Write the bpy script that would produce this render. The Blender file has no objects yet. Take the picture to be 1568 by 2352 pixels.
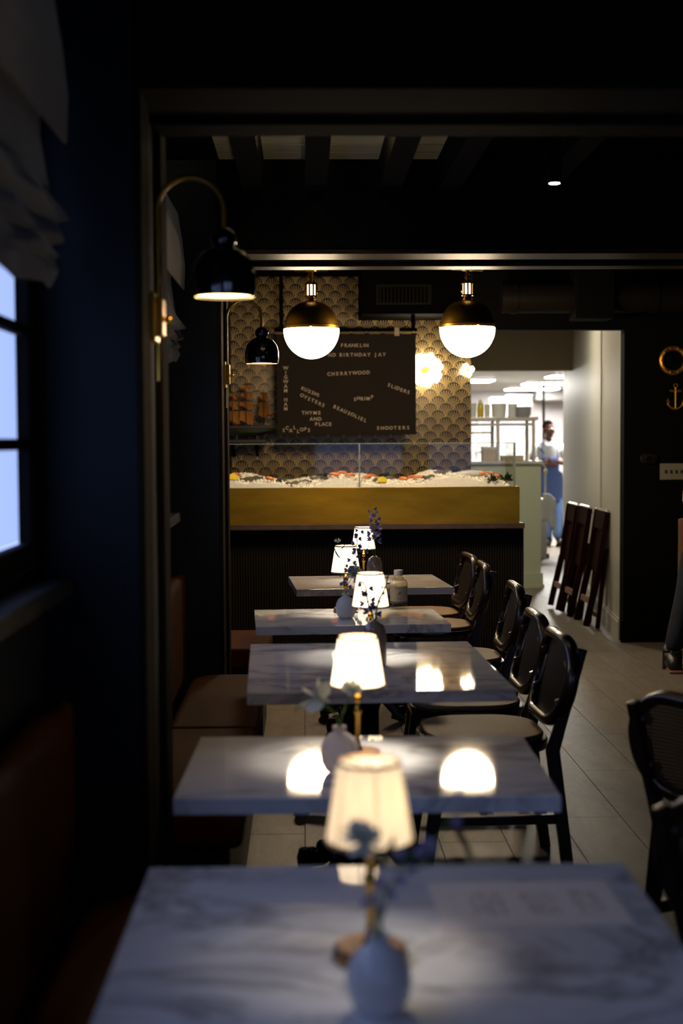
import bpy, bmesh, math, random
from mathutils import Vector, Matrix, Euler

random.seed(7)
PI = math.pi
scene = bpy.context.scene
COL = scene.collection

# ------------------------------------------------------------------ camera
F_PX, W_PX, H_PX = 3267.0, 1568, 2352
CAM_Z = 1.47
YAW, PITCH, ROLL = math.atan(84 / 3267), math.atan(168 / 3267), -0.0054
cam_d = bpy.data.cameras.new('camera')
cam = bpy.data.objects.new('camera', cam_d)
COL.objects.link(cam)
cam_d.sensor_fit = 'VERTICAL'
cam_d.sensor_height = 36.0
cam_d.lens = F_PX / H_PX * 36.0
cam_d.clip_start, cam_d.clip_end = 0.05, 100
cam_d.dof.use_dof = True
cam_d.dof.focus_distance = 6.7
cam_d.dof.aperture_fstop = 2.5
CAM_R = Matrix.Rotation(-YAW, 3, 'Z') @ Matrix.Rotation(PI / 2 - PITCH, 3, 'X') @ Matrix.Rotation(ROLL, 3, 'Z')
cam.matrix_world = Matrix.Translation((0, 0, CAM_Z)) @ CAM_R.to_4x4()
scene.camera = cam

# ------------------------------------------------------------------ daylight outside, exposure
world = bpy.data.worlds.new('evening_sky')
scene.world = world
world.use_nodes = True
bg = world.node_tree.nodes['Background']
bg.inputs[0].default_value = (0.40, 0.505, 1.0, 1)
bg.inputs[1].default_value = 1.75
scene.view_settings.view_transform = 'Standard'
scene.view_settings.look = 'None'
scene.view_settings.exposure = 0.0
scene.view_settings.gamma = 1.0
scene.view_settings.use_curve_mapping = False
scene.cycles.use_denoising = True
scene.cycles.max_bounces = 8
scene.cycles.diffuse_bounces = 4
scene.cycles.transmission_bounces = 6
scene.cycles.transparent_max_bounces = 12
scene.cycles.sample_clamp_indirect = 3.0
scene.cycles.caustics_reflective = False
scene.cycles.caustics_refractive = False
scene.cycles.blur_glossy = 0.5

LAMP_W, PENDANT_E, SCONCE_E, KITCHEN_E, STANDIN_E, SPOT_E = 4.6, 60.0, 14.0, 125.0, 18.0, 60.0


def portal(x, y0, y1, z0, z1):
    """tells the sampler where the window opening is; gives off no light itself"""
    l = bpy.data.lights.new('window_portal', 'AREA')
    l.shape = 'RECTANGLE'
    l.size, l.size_y = y1 - y0, z1 - z0
    l.cycles.is_portal = True
    o = bpy.data.objects.new('window_portal', l)
    COL.objects.link(o)
    o.location = (x, (y0 + y1) / 2, (z0 + z1) / 2)
    o.rotation_euler = Vector((-1, 0, 0)).to_track_quat('Z', 'X').to_euler()


def portal_y(y, x0, x1, z0, z1):
    l = bpy.data.lights.new('window_portal', 'AREA')
    l.shape = 'RECTANGLE'
    l.size, l.size_y = x1 - x0, z1 - z0
    l.cycles.is_portal = True
    o = bpy.data.objects.new('window_portal', l)
    COL.objects.link(o)
    o.location = ((x0 + x1) / 2, y, (z0 + z1) / 2)
    o.rotation_euler = (PI / 2, 0, PI)


def ray(px, py):
    return CAM_R @ Vector(((px - W_PX / 2) / F_PX, -(py - H_PX / 2) / F_PX, -1.0))


def at(px, py, Y):
    d = ray(px, py)
    return Vector((0, 0, CAM_Z)) + d * (Y / d.y)


def atz(px, py, z):
    d = ray(px, py)
    return Vector((0, 0, CAM_Z)) + d * ((z - CAM_Z) / d.z)


# ------------------------------------------------------------------ materials
def lin(c):
    return tuple((v / 12.92 if v <= 0.04045 else ((v + 0.055) / 1.055) ** 2.4) for v in c)


class N:
    """small node-graph helper"""

    def __init__(s, name):
        s.m = bpy.data.materials.new(name)
        s.m.use_nodes = True
        s.t = s.m.node_tree
        s.b = s.t.nodes['Principled BSDF']
        s.out = s.t.nodes['Material Output']

    def new(s, typ, **kw):
        n = s.t.nodes.new(typ)
        for k, v in kw.items():
            setattr(n, k, v)
        return n

    def link(s, a, b):
        s.t.links.new(a, b)

    def math(s, op, a, b=None, c=None):
        n = s.new('ShaderNodeMath', operation=op)
        for i, v in enumerate((a, b, c)):
            if v is None:
                continue
            if isinstance(v, (int, float)):
                n.inputs[i].default_value = v
            else:
                s.link(v, n.inputs[i])
        return n.outputs[0]

    def coord(s, kind='Object', scale=(1, 1, 1), loc=(0, 0, 0)):
        tc = s.new('ShaderNodeTexCoord')
        mp = s.new('ShaderNodeMapping')
        mp.inputs['Scale'].default_value = scale
        mp.inputs['Location'].default_value = loc
        s.link(tc.outputs[kind], mp.inputs['Vector'])
        return mp.outputs[0]

    def noise(s, vec, scale, detail=4, rough=0.5, dist=0.0):
        n = s.new('ShaderNodeTexNoise')
        n.inputs['Scale'].default_value = scale
        n.inputs['Detail'].default_value = detail
        n.inputs['Roughness'].default_value = rough
        n.inputs['Distortion'].default_value = dist
        s.link(vec, n.inputs['Vector'])
        return n.outputs['Fac']

    def ramp(s, fac, stops):
        n = s.new('ShaderNodeValToRGB')
        e = n.color_ramp.elements
        while len(e) < len(stops):
            e.new(0.5)
        for i, (p, c) in enumerate(stops):
            e[i].position = p
            e[i].color = (*c, 1)
        s.link(fac, n.inputs[0])
        return n.outputs[0]

    def mix(s, fac, a, b):
        n = s.new('ShaderNodeMix', data_type='RGBA')
        for sock, v in ((n.inputs[0], fac), (n.inputs[6], a), (n.inputs[7], b)):
            if isinstance(v, (int, float)):
                sock.default_value = v
            elif isinstance(v, tuple):
                sock.default_value = (*v, 1)
            else:
                s.link(v, sock)
        return n.outputs[2]

    def bump(s, h, strength=0.2, dist=0.01):
        n = s.new('ShaderNodeBump')
        n.inputs['Strength'].default_value = strength
        n.inputs['Distance'].default_value = dist
        s.link(h, n.inputs['Height'])
        s.link(n.outputs[0], s.b.inputs['Normal'])


def mat(name, srgb, rough=0.5, metal=0.0, spec=0.5, var=0.12, scale=8.0, stretch=(1, 1, 1), bump=0.0, coat=0.0, sheen=0.0):
    n = N(name)
    c = lin(srgb)
    v = n.coord('Object', stretch)
    f = n.noise(v, scale, 5, 0.6)
    lo = tuple(x * (1 - var) for x in c)
    hi = tuple(min(1, x * (1 + var)) for x in c)
    n.link(n.ramp(f, [(0.3, lo), (0.7, hi)]), n.b.inputs['Base Color'])
    n.b.inputs['Roughness'].default_value = rough
    n.b.inputs['Metallic'].default_value = metal
    n.b.inputs['Specular IOR Level'].default_value = spec
    n.b.inputs['Coat Weight'].default_value = coat
    n.b.inputs['Coat Roughness'].default_value = 0.08
    n.b.inputs['Sheen Weight'].default_value = sheen
    if bump:
        n.bump(f, bump)
    return n.m


def emit(name, srgb, strength):
    n = N(name)
    n.b.inputs['Base Color'].default_value = (0.8, 0.8, 0.8, 1)
    n.b.inputs['Emission Color'].default_value = (*lin(srgb), 1)
    n.b.inputs['Emission Strength'].default_value = strength
    return n.m


def glass_mat(name, tint=(0.95, 0.98, 0.97), refl=1.0):
    n = N(name)
    tr = n.new('ShaderNodeBsdfTransparent')
    tr.inputs[0].default_value = (*tint, 1)
    gl = n.new('ShaderNodeBsdfGlossy')
    gl.inputs['Roughness'].default_value = 0.02
    fr = n.new('ShaderNodeFresnel')
    fr.inputs[0].default_value = 1.45
    mx = n.new('ShaderNodeMixShader')
    geo = n.new('ShaderNodeNewGeometry')
    front = n.math('SUBTRACT', 1.0, geo.outputs['Backfacing'])
    n.link(n.math('MULTIPLY', n.math('MULTIPLY', fr.outputs[0], refl), front), mx.inputs[0])
    n.link(tr.outputs[0], mx.inputs[1])
    n.link(gl.outputs[0], mx.inputs[2])
    n.link(mx.outputs[0], n.out.inputs[0])
    n.t.nodes.remove(n.b)
    return n.m


def shade_mat(name, glow):
    n = N(name)
    v = n.coord('Object', (1, 1, 0.15))
    f = n.noise(v, 120, 3)
    col = n.ramp(f, [(0.3, lin((0.93, 0.86, 0.74))), (0.7, lin((0.97, 0.93, 0.84)))])
    df = n.new('ShaderNodeBsdfDiffuse')
    tr = n.new('ShaderNodeBsdfTranslucent')
    n.link(col, df.inputs[0])
    n.link(col, tr.inputs[0])
    mx = n.new('ShaderNodeMixShader')
    mx.inputs[0].default_value = 0.75
    n.link(df.outputs[0], mx.inputs[1])
    n.link(tr.outputs[0], mx.inputs[2])
    em = n.new('ShaderNodeEmission')
    em.inputs[0].default_value = (1.0, 0.88, 0.68, 1)
    em.inputs[1].default_value = glow
    ad = n.new('ShaderNodeAddShader')
    n.link(mx.outputs[0], ad.inputs[0])
    n.link(em.outputs[0], ad.inputs[1])
    n.link(ad.outputs[0], n.out.inputs[0])
    n.t.nodes.remove(n.b)
    return n.m


def marble_mat():
    n = N('white_veined_marble')
    tc = n.new('ShaderNodeTexCoord')
    oi = n.new('ShaderNodeObjectInfo')
    off = n.new('ShaderNodeVectorMath', operation='SCALE')
    n.link(oi.outputs['Location'], off.inputs[0])
    off.inputs['Scale'].default_value = 3.1
    add = n.new('ShaderNodeVectorMath', operation='ADD')
    n.link(tc.outputs['Object'], add.inputs[0])
    n.link(off.outputs[0], add.inputs[1])
    mp = n.new('ShaderNodeMapping')
    mp.inputs['Rotation'].default_value = (0, 0, 0.5)
    mp.inputs['Scale'].default_value = (1.0, 1.9, 1.3)
    n.link(add.outputs[0], mp.inputs[0])
    v = mp.outputs[0]
    a = n.noise(v, 2.3, 6, 0.62, 0.9)
    ridge = n.math('ABSOLUTE', n.math('SUBTRACT', a, 0.5))
    wide = n.noise(v, 1.7, 3, 0.5, 0.4)
    gate = n.ramp(wide, [(0.40, (0, 0, 0)), (0.54, (1, 1, 1))])
    vein = n.ramp(ridge, [(0.0, (1, 1, 1)), (0.012, (0.75, 0.75, 0.75)), (0.06, (0, 0, 0))])
    vm = n.math('MULTIPLY', vein, gate)
    cloud = n.ramp(n.noise(v, 3.2, 4, 0.6, 0.6), [(0.35, (0.84, 0.84, 0.85)), (0.7, (0.70, 0.70, 0.72))])
    base = n.mix(n.math('MULTIPLY', vm, 0.6), cloud, (0.10, 0.097, 0.105))
    n.link(base, n.b.inputs['Base Color'])
    n.b.inputs['Roughness'].default_value = 0.035
    n.b.inputs['Specular IOR Level'].default_value = 0.6
    return n.m


def vase_mat(name, srgb, through, rough=0.12):
    n = N(name)
    n.b.inputs['Base Color'].default_value = (*lin(srgb), 1)
    n.b.inputs['Roughness'].default_value = rough
    tr = n.new('ShaderNodeBsdfTranslucent')
    tr.inputs[0].default_value = (*lin(srgb), 1)
    mx = n.new('ShaderNodeMixShader')
    mx.inputs[0].default_value = through
    n.link(n.b.outputs[0], mx.inputs[1])
    n.link(tr.outputs[0], mx.inputs[2])
    n.link(mx.outputs[0], n.out.inputs[0])
    return n.m


def wallpaper_mat(pitch):
    """gold fans in staggered scales on a dark ground, printed flat"""
    n = N('gold_fan_wallpaper')
    R = pitch / 2
    tc = n.new('ShaderNodeTexCoord')
    sep = n.new('ShaderNodeSeparateXYZ')
    n.link(tc.outputs['Object'], sep.inputs[0])
    x = n.math('DIVIDE', sep.outputs[0], R)
    y = n.math('DIVIDE', sep.outputs[2], R)
    dv = 0.89

    def lattice(ox, oy):
        xa = n.math('SUBTRACT', n.math('FLOORED_MODULO', n.math('ADD', x, 1.0 - ox), 2.0), 1.0)
        s = n.math('SQRT', n.math('MAXIMUM', n.math('SUBTRACT', 1.0, n.math('MULTIPLY', xa, xa)), 0.0))
        q = n.math('CEIL', n.math('DIVIDE', n.math('SUBTRACT', n.math('SUBTRACT', y, s), oy), 2 * dv))
        cy = n.math('ADD', n.math('MULTIPLY', q, 2 * dv), oy)
        return xa, cy

    xa, ca = lattice(0.0, 0.0)
    xb, cb = lattice(1.0, dv)
    useb = n.math('LESS_THAN', cb, ca)
    cy = n.math('MINIMUM', ca, cb)
    dx = n.math('ADD', n.math('MULTIPLY', xb, useb), n.math('MULTIPLY', xa, n.math('SUBTRACT', 1.0, useb)))
    dyc = n.math('SUBTRACT', y, cy)
    dyb = n.math('ADD', dyc, dv)
    ang = n.math('ARCTAN2', dx, n.math('MAXIMUM', dyb, 0.001))
    rc = n.math('SQRT', n.math('ADD', n.math('MULTIPLY', dx, dx), n.math('MULTIPLY', dyc, dyc)))
    rb = n.math('SQRT', n.math('ADD', n.math('MULTIPLY', dx, dx), n.math('MULTIPLY', dyb, dyb)))
    rays = n.math('GREATER_THAN', n.math('SINE', n.math('MULTIPLY', ang, 30.0)), n.math('SUBTRACT', n.math('MULTIPLY', rb, 1.0), 0.85))
    rays = n.math('MULTIPLY', rays, n.math('LESS_THAN', rb, 1.62))
    core = n.math('LESS_THAN', rb, 0.38)
    rim = n.math('GREATER_THAN', rc, 0.945)
    gold = n.math('MAXIMUM', n.math('MAXIMUM', rays, core), rim)
    soft = n.noise(tc.outputs['Object'], 9, 3)
    g1 = n.ramp(soft, [(0.3, lin((0.64, 0.53, 0.33))), (0.7, lin((0.78, 0.66, 0.42)))])
    n.link(n.mix(gold, lin((0.12, 0.105, 0.07)), g1), n.b.inputs['Base Color'])
    n.link(n.math('ADD', 0.24, n.math('MULTIPLY', gold, 0.12)), n.b.inputs['Roughness'])
    n.link(n.math('MULTIPLY', gold, 0.35), n.b.inputs['Metallic'])
    return n.m


def floor_mat():
    n = N('grey_brown_floor_plank')
    tc = n.new('ShaderNodeTexCoord')
    oi = n.new('ShaderNodeObjectInfo')
    add = n.new('ShaderNodeVectorMath', operation='ADD')
    n.link(tc.outputs['Object'], add.inputs[0])
    n.link(oi.outputs['Location'], add.inputs[1])
    mp = n.new('ShaderNodeMapping')
    mp.inputs['Scale'].default_value = (6, 1.6, 4)
    n.link(add.outputs[0], mp.inputs[0])
    f = n.noise(mp.outputs[0], 2.2, 8, 0.65, 0.5)
    g = n.noise(mp.outputs[0], 9, 4, 0.6)
    c = n.ramp(f, [(0.25, lin((0.37, 0.335, 0.29))), (0.75, lin((0.50, 0.46, 0.405)))])
    n.link(c, n.b.inputs['Base Color'])
    n.link(n.math('ADD', 0.34, n.math('MULTIPLY', g, 0.2)), n.b.inputs['Roughness'])
    n.b.inputs['Specular IOR Level'].default_value = 0.45
    n.bump(g, 0.06, 0.004)
    return n.m


def paper_mat():
    n = N('printed_menu_paper')
    tc = n.new('ShaderNodeTexCoord')
    sep = n.new('ShaderNodeSeparateXYZ')
    n.link(tc.outputs['Object'], sep.inputs[0])
    x, y = sep.outputs[0], sep.outputs[1]
    lines = n.math('GREATER_THAN', n.math('SINE', n.math('MULTIPLY', y, 520.0)), 0.25)
    words = n.math('GREATER_THAN', n.noise(n.coord('Object', (1, 0.2, 1)), 160, 2), 0.48)
    col = n.math('GREATER_THAN', n.math('SINE', n.math('MULTIPLY', x, 78.0)), -0.55)
    inside = n.math('MULTIPLY', n.math('LESS_THAN', n.math('ABSOLUTE', x), 0.115), n.math('LESS_THAN', n.math('ABSOLUTE', y), 0.055))
    k = n.math('MULTIPLY', n.math('MULTIPLY', lines, words), n.math('MULTIPLY', col, inside))
    n.link(n.mix(n.math('MULTIPLY', k, 0.75), lin((0.86, 0.84, 0.83)), lin((0.2, 0.2, 0.24))), n.b.inputs['Base Color'])
    n.b.inputs['Roughness'].default_value = 0.7
    return n.m


M = dict(
    marble=marble_mat(),
    black_paint=mat('black_paint', (0.036, 0.033, 0.030), 0.8, spec=0.08),
    navy_paint=mat('dark_navy_paint', (0.08, 0.10, 0.118), 0.65, spec=0.15, var=0.06, scale=3),
    trim_wood=mat('dark_stained_trim', (0.125, 0.10, 0.075), 0.8, spec=0.02, stretch=(6, 6, 0.4), scale=12),
    beam_wood=mat('dark_stained_beam', (0.075, 0.063, 0.048), 0.75, spec=0.03, stretch=(0.4, 6, 6), scale=12),
    beam_gloss=mat('varnished_beam_board', (0.17, 0.12, 0.06), 0.42, spec=0.12, stretch=(0.4, 6, 6), scale=12, bump=0.05),
    ceil_plank=mat('painted_ceiling_board', (0.66, 0.62, 0.50), 0.5, stretch=(0.5, 5, 5)),
    floor=floor_mat(),
    grout=mat('grout', (0.2, 0.185, 0.165), 0.9),
    leather=mat('rust_leather', (0.29, 0.15, 0.05), 0.7, spec=0.05, scale=30, bump=0.08),
    bench_base=mat('bench_black_base', (0.06, 0.05, 0.045), 0.5),
    iron=mat('cast_iron', (0.035, 0.033, 0.032), 0.45, metal=0.3),
    chair_wood=mat('black_stained_chair_wood', (0.15, 0.095, 0.065), 0.28, stretch=(3, 3, 0.6), scale=14, coat=0.35),
    cane=mat('dark_woven_cane', (0.22, 0.18, 0.13), 0.45),
    seat_pad=mat('tan_seat_pad', (0.52, 0.42, 0.30), 0.6, scale=40, bump=0.05),
    brass=mat('aged_brass', (0.70, 0.53, 0.19), 0.36, metal=1.0, var=0.18, scale=5),
    brass_shiny=mat('polished_brass', (0.80, 0.62, 0.26), 0.14, metal=1.0),
    brass_wall=mat('cast_brass', (0.86, 0.64, 0.24), 0.42, metal=0.9, var=0.3, scale=60),
    brass_sheet=mat('brushed_brass_sheet', (0.84, 0.64, 0.18), 0.33, metal=1.0, var=0.32, scale=2.2, stretch=(0.6, 1, 2.2)),
    shade=shade_mat('glowing_lampshade', 1.5),
    shade_soft=shade_mat('dim_lampshade', 0.34),
    seam=mat('shade_seam', (0.62, 0.50, 0.36), 0.8),
    lamp_wood=mat('copper_brown_lamp_base', (0.45, 0.27, 0.16), 0.35, metal=0.5),
    globe=emit('opal_globe_glow', (1.0, 0.885, 0.72), PENDANT_E),
    socket_glow=emit('lit_socket', (1.0, 0.95, 0.88), 4.0),
    sconce_glow=emit('sconce_bulb_glow', (1.0, 0.80, 0.52), SCONCE_E),
    kitchen_glow=emit('kitchen_panel_glow', (1.0, 0.985, 0.95), KITCHEN_E),
    down_glow=emit('downlight_glow', (1.0, 0.95, 0.86), 50.0),
    standin_glow=emit('standin_petal_glow', (1.0, 0.93, 0.78), STANDIN_E),  # emission standing in for bright reflections in the glossy wallpaper
    spot_glow=emit('spot_glow', (1.0, 0.92, 0.8), SPOT_E),
    black_gloss=mat('black_enamel', (0.055, 0.055, 0.06), 0.12, coat=0.6),
    linen=mat('grey_linen', (0.37, 0.34, 0.31), 0.85, scale=60, bump=0.1, sheen=0.2),
    porcelain=mat('white_porcelain', (0.86, 0.87, 0.89), 0.12, var=0.03, coat=0.4),
    opal_vase=vase_mat('white_opal_vase', (0.95, 0.92, 0.91), 0.6),
    white_vase=vase_mat('white_glazed_vase', (0.90, 0.90, 0.91), 0.2),
    smoked=mat('smoky_taupe_glaze', (0.62, 0.565, 0.51), 0.10, var=0.06, coat=0.6),
    clear=glass_mat('clear_bottle_glass', (0.88, 0.86, 0.76), 2.4),
    pane=glass_mat('window_glass'),
    case_glass=glass_mat('case_glass', (0.985, 0.995, 0.985), 0.8),
    glass_edge=mat('green_glass_edge', (0.42, 0.47, 0.42), 0.2, coat=0.4),
    cap=mat('white_cap', (0.88, 0.87, 0.84), 0.4, var=0.03),
    label=mat('cream_label', (0.70, 0.66, 0.60), 0.6, var=0.03),
    ink=mat('dark_ink', (0.16, 0.15, 0.15), 0.7),
    stem=mat('green_stem', (0.38, 0.52, 0.16), 0.5),
    leaf=mat('dark_leaf', (0.16, 0.26, 0.12), 0.5),
    blue_petal=vase_mat('blue_petal', (0.56, 0.59, 0.82), 0.4, 0.6),
    lilac_petal=vase_mat('lilac_petal', (0.76, 0.74, 0.88), 0.4, 0.6),
    white_petal=vase_mat('white_petal', (0.93, 0.94, 0.90), 0.45, 0.6),
    wallpaper=wallpaper_mat(0.127),
    board=mat('black_letter_board', (0.15, 0.12, 0.085), 0.7, spec=0.2, var=0.05),
    letter=mat('cream_letter', (0.78, 0.70, 0.60), 0.6, var=0.05),
    reed=mat('dark_reeded_wood', (0.095, 0.082, 0.062), 0.5, spec=0.15),
    counter=mat('brown_stone_counter', (0.27, 0.215, 0.155), 0.3, scale=14, var=0.25),
    ice=mat('crushed_ice', (0.93, 0.91, 0.87), 0.25, scale=60, var=0.08, bump=0.4),
    prawn=mat('cooked_prawn_shell', (0.90, 0.53, 0.26), 0.4, scale=50, var=0.3),
    shell=mat('oyster_shell', (0.42, 0.40, 0.36), 0.5, scale=60, var=0.4, bump=0.3),
    pearl=mat('oyster_flesh', (0.80, 0.76, 0.68), 0.2),
    lemon=mat('lemon', (0.90, 0.78, 0.22), 0.4),
    fish=mat('silver_fish', (0.74, 0.75, 0.76), 0.2, scale=60),
    herb=mat('dark_herb', (0.10, 0.19, 0.09), 0.6, scale=60),
    taupe=mat('taupe_soffit', (0.47, 0.42, 0.33), 0.7, var=0.03),
    passage=mat('passage_grey_paint', (0.74, 0.73, 0.68), 0.45, var=0.03, scale=2),
    sage=mat('sage_partition_paint', (0.70, 0.73, 0.64), 0.55, var=0.03, scale=2),
    kitchen_white=mat('kitchen_white', (0.86, 0.86, 0.85), 0.5, var=0.03),
    kitchen_grey=mat('kitchen_back_wall', (0.66, 0.64, 0.65), 0.4, var=0.05),
    steel=mat('brushed_steel', (0.80, 0.79, 0.77), 0.35, metal=0.45),
    hood=mat('hood_grey', (0.45, 0.44, 0.44), 0.4),
    carton=mat('cream_carton', (0.84, 0.74, 0.62), 0.7),
    plastic=mat('white_plastic', (0.93, 0.93, 0.91), 0.4),
    oil=mat('yellow_oil', (0.86, 0.76, 0.25), 0.2),
    maroon=mat('maroon_folding_chair', (0.12, 0.026, 0.03), 0.6, spec=0.06),
    pinkwood=mat('pale_rung', (0.50, 0.37, 0.33), 0.4),
    chrome=mat('bright_chrome', (0.85, 0.83, 0.80), 0.12, metal=1.0),
    mirror=mat('dark_mirror', (0.10, 0.11, 0.12), 0.08, metal=0.6),
    switch=mat('beige_switch_plate', (0.55, 0.53, 0.45), 0.5, var=0.03),
    skin_dark=mat('brown_skin', (0.31, 0.18, 0.13), 0.55, spec=0.3, var=0.05),
    skin_light=mat('light_skin', (0.72, 0.53, 0.44), 0.5, var=0.05),
    hair=mat('black_hair', (0.022, 0.018, 0.018), 0.9, spec=0.02, scale=120, bump=0.5),
    shirt_white=mat('white_shirt', (0.90, 0.91, 0.92), 0.8, var=0.03),
    shirt_cream=mat('cream_shirt', (0.78, 0.70, 0.60), 0.8, var=0.04),
    denim_apron=mat('navy_denim_apron', (0.20, 0.28, 0.47), 0.85, scale=60),
    jeans=mat('blue_jeans', (0.36, 0.47, 0.68), 0.85, scale=30),
    jeans_dark=mat('dark_jeans', (0.10, 0.12, 0.17), 0.85, scale=30),
    brown_apron=mat('brown_canvas_apron', (0.34, 0.21, 0.07), 0.8, scale=40),
    shoe=mat('black_shoe', (0.09, 0.085, 0.085), 0.4),
    sole=mat('tan_sole', (0.52, 0.36, 0.27), 0.6),
    towel=mat('white_towel', (0.92, 0.92, 0.90), 0.9, bump=0.1, scale=80),
    paper=paper_mat(),
    sail=vase_mat('amber_sail_cloth', (0.92, 0.68, 0.33), 0.5, 0.8),
    hull=mat('dark_green_hull', (0.17, 0.21, 0.14), 0.35),
    ship_wood=mat('dark_ship_timber', (0.13, 0.09, 0.06), 0.4),
    dark_metal=mat('black_metal', (0.035, 0.033, 0.03), 0.7, spec=0.03),
    duct=mat('dark_duct', (0.09, 0.075, 0.06), 0.5, spec=0.12),
)


# ------------------------------------------------------------------ mesh helpers
class MB:
    def __init__(s):
        s.v, s.f = [], []

    def add(s, verts, faces, mtx=None):
        b = len(s.v)
        for p in verts:
            p = Vector(p)
            s.v.append(tuple(mtx @ p if mtx is not None else p))
        s.f += [tuple(i + b for i in f) for f in faces]
        return s

    def box(s, lo, hi, mtx=None):
        x0, y0, z0 = lo
        x1, y1, z1 = hi
        v = [(x0, y0, z0), (x1, y0, z0), (x1, y1, z0), (x0, y1, z0), (x0, y0, z1), (x1, y0, z1), (x1, y1, z1), (x0, y1, z1)]
        return s.add(v, [(0, 3, 2, 1), (4, 5, 6, 7), (0, 1, 5, 4), (1, 2, 6, 5), (2, 3, 7, 6), (3, 0, 4, 7)], mtx)

    def cbox(s, c, size, mtx=None):
        return s.box([c[i] - size[i] / 2 for i in range(3)], [c[i] + size[i] / 2 for i in range(3)], mtx)

    def bar(s, a, b, w, t, up=(0, 0, 1)):
        """rectangular bar from a to b, w wide across `up`-perpendicular, t along the other axis"""
        a, b = Vector(a), Vector(b)
        d = (b - a).normalized()
        u = Vector(up)
        side = d.cross(u)
        if side.length < 1e-5:
            side = d.cross(Vector((1, 0, 0)))
        side.normalize()
        n = side.cross(d).normalized()
        v = []
        for p in (a, b):
            for i, j in ((-1, -1), (1, -1), (1, 1), (-1, 1)):
                v.append(p + side * (i * w / 2) + n * (j * t / 2))
        return s.add(v, [(0, 1, 2, 3), (7, 6, 5, 4), (0, 4, 5, 1), (1, 5, 6, 2), (2, 6, 7, 3), (3, 7, 4, 0)])

    def tube(s, path, r, n=10, closed=False, cap=True):
        path = [Vector(p) for p in path]
        rs = r if isinstance(r, (list, tuple)) else [r] * len(path)
        m = len(path)
        rings = []
        prev = None
        for i, p in enumerate(path):
            if closed:
                d = path[(i + 1) % m] - path[i - 1]
            else:
                d = path[min(i + 1, m - 1)] - path[max(i - 1, 0)]
            d.normalize()
            if prev is None:
                u = d.orthogonal().normalized()
            else:
                u = prev - d * prev.dot(d)
                u = u.normalized() if u.length > 1e-6 else d.orthogonal().normalized()
            prev = u
            w = d.cross(u)
            rings.append([p + (u * math.cos(2 * PI * k / n) + w * math.sin(2 * PI * k / n)) * rs[i] for k in range(n)])
        v = [q for rg in rings for q in rg]
        f = []
        for i in range(m if closed else m - 1):
            j = (i + 1) % m
            for k in range(n):
                l = (k + 1) % n
                f.append((i * n + k, i * n + l, j * n + l, j * n + k))
        if cap and not closed:
            f.append(tuple(range(n))[::-1])
            f.append(tuple((m - 1) * n + k for k in range(n)))
        return s.add(v, f)

    def lathe(s, prof, n=24, c=(0, 0, 0), closed=False, mtx=None, flute=0.0, nf=0):
        v, f = [], []
        m = len(prof)
        for r, z in prof:
            for k in range(n):
                a = 2 * PI * k / n
                rr = r * (1 + flute * math.cos(a * nf)) if nf else r
                v.append((c[0] + rr * math.cos(a), c[1] + rr * math.sin(a), c[2] + z))
        for i in range(m if closed else m - 1):
            j = (i + 1) % m
            for k in range(n):
                l = (k + 1) % n
                f.append((i * n + k, i * n + l, j * n + l, j * n + k))
        if not closed:
            if prof[0][0] > 1e-6:
                f.append(tuple(range(n))[::-1])
            if prof[-1][0] > 1e-6:
                f.append(tuple((m - 1) * n + k for k in range(n)))
        return s.add(v, f, mtx)

    def ball(s, c, r, n=12, m=8, mtx=None):
        sx, sy, sz = r if isinstance(r, (list, tuple)) else (r, r, r)
        v, f = [], []
        for i in range(m + 1):
            t = PI * i / m
            for k in range(n):
                a = 2 * PI * k / n
                v.append((c[0] + sx * math.sin(t) * math.cos(a), c[1] + sy * math.sin(t) * math.sin(a), c[2] + sz * math.cos(t)))
        for i in range(m):
            for k in range(n):
                l = (k + 1) % n
                f.append((i * n + k, (i + 1) * n + k, (i + 1) * n + l, i * n + l))
        return s.add(v, f, mtx)

    def prism(s, poly, d, mtx=None):
        """polygon in local XY, extruded by d in Z"""
        n = len(poly)
        v = [(p[0], p[1], 0) for p in poly] + [(p[0], p[1], d) for p in poly]
        f = [tuple(range(n))[::-1], tuple(range(n, 2 * n))] + [(i, (i + 1) % n, n + (i + 1) % n, n + i) for i in range(n)]
        return s.add(v, f, mtx)

    def mesh(s, name, smooth=True, bevel=0.0, seg=2, fix=True):
        me = bpy.data.meshes.new(name)
        me.from_pydata(s.v, [], s.f)
        bm = bmesh.new()
        bm.from_mesh(me)
        bmesh.ops.remove_doubles(bm, verts=bm.verts, dist=1e-5)
        if fix:
            bmesh.ops.recalc_face_normals(bm, faces=bm.faces)
        if bevel:
            ed = [e for e in bm.edges if len(e.link_faces) == 2 and e.calc_face_angle(0) > 0.6]
            rb = bmesh.ops.bevel(bm, geom=ed, offset=bevel, segments=seg, affect='EDGES', profile=0.6)
            new = set(rb['faces'])
        for fc in bm.faces:
            fc.smooth = smooth and not (bevel and len(s.v) <= 64 and fc not in new)
        if smooth:
            for e in bm.edges:
                if len(e.link_faces) == 2 and e.calc_face_angle(0) > 0.62:
                    e.smooth = False
        bm.to_mesh(me)
        bm.free()
        return me


def link(name, me, m=None, parent=None, loc=None, rot=None):
    o = bpy.data.objects.new(name, me)
    COL.objects.link(o)
    if m is not None and me is not None and not me.materials:
        me.materials.append(m if not isinstance(m, str) else M[m])
    if parent is not None:
        o.parent = parent
    if loc is not None:
        o.location = loc
    if rot is not None:
        o.rotation_euler = rot
    return o


def part(name, mb, m, parent=None, loc=None, rot=None, **kw):
    return link(name, mb.mesh(name, **kw), m, parent, loc, rot)


def tag(o, label, cat, group=None, kind=None):
    o['label'] = label
    o['category'] = cat
    if group:
        o['group'] = group
    if kind:
        o['kind'] = kind
    return o


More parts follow.
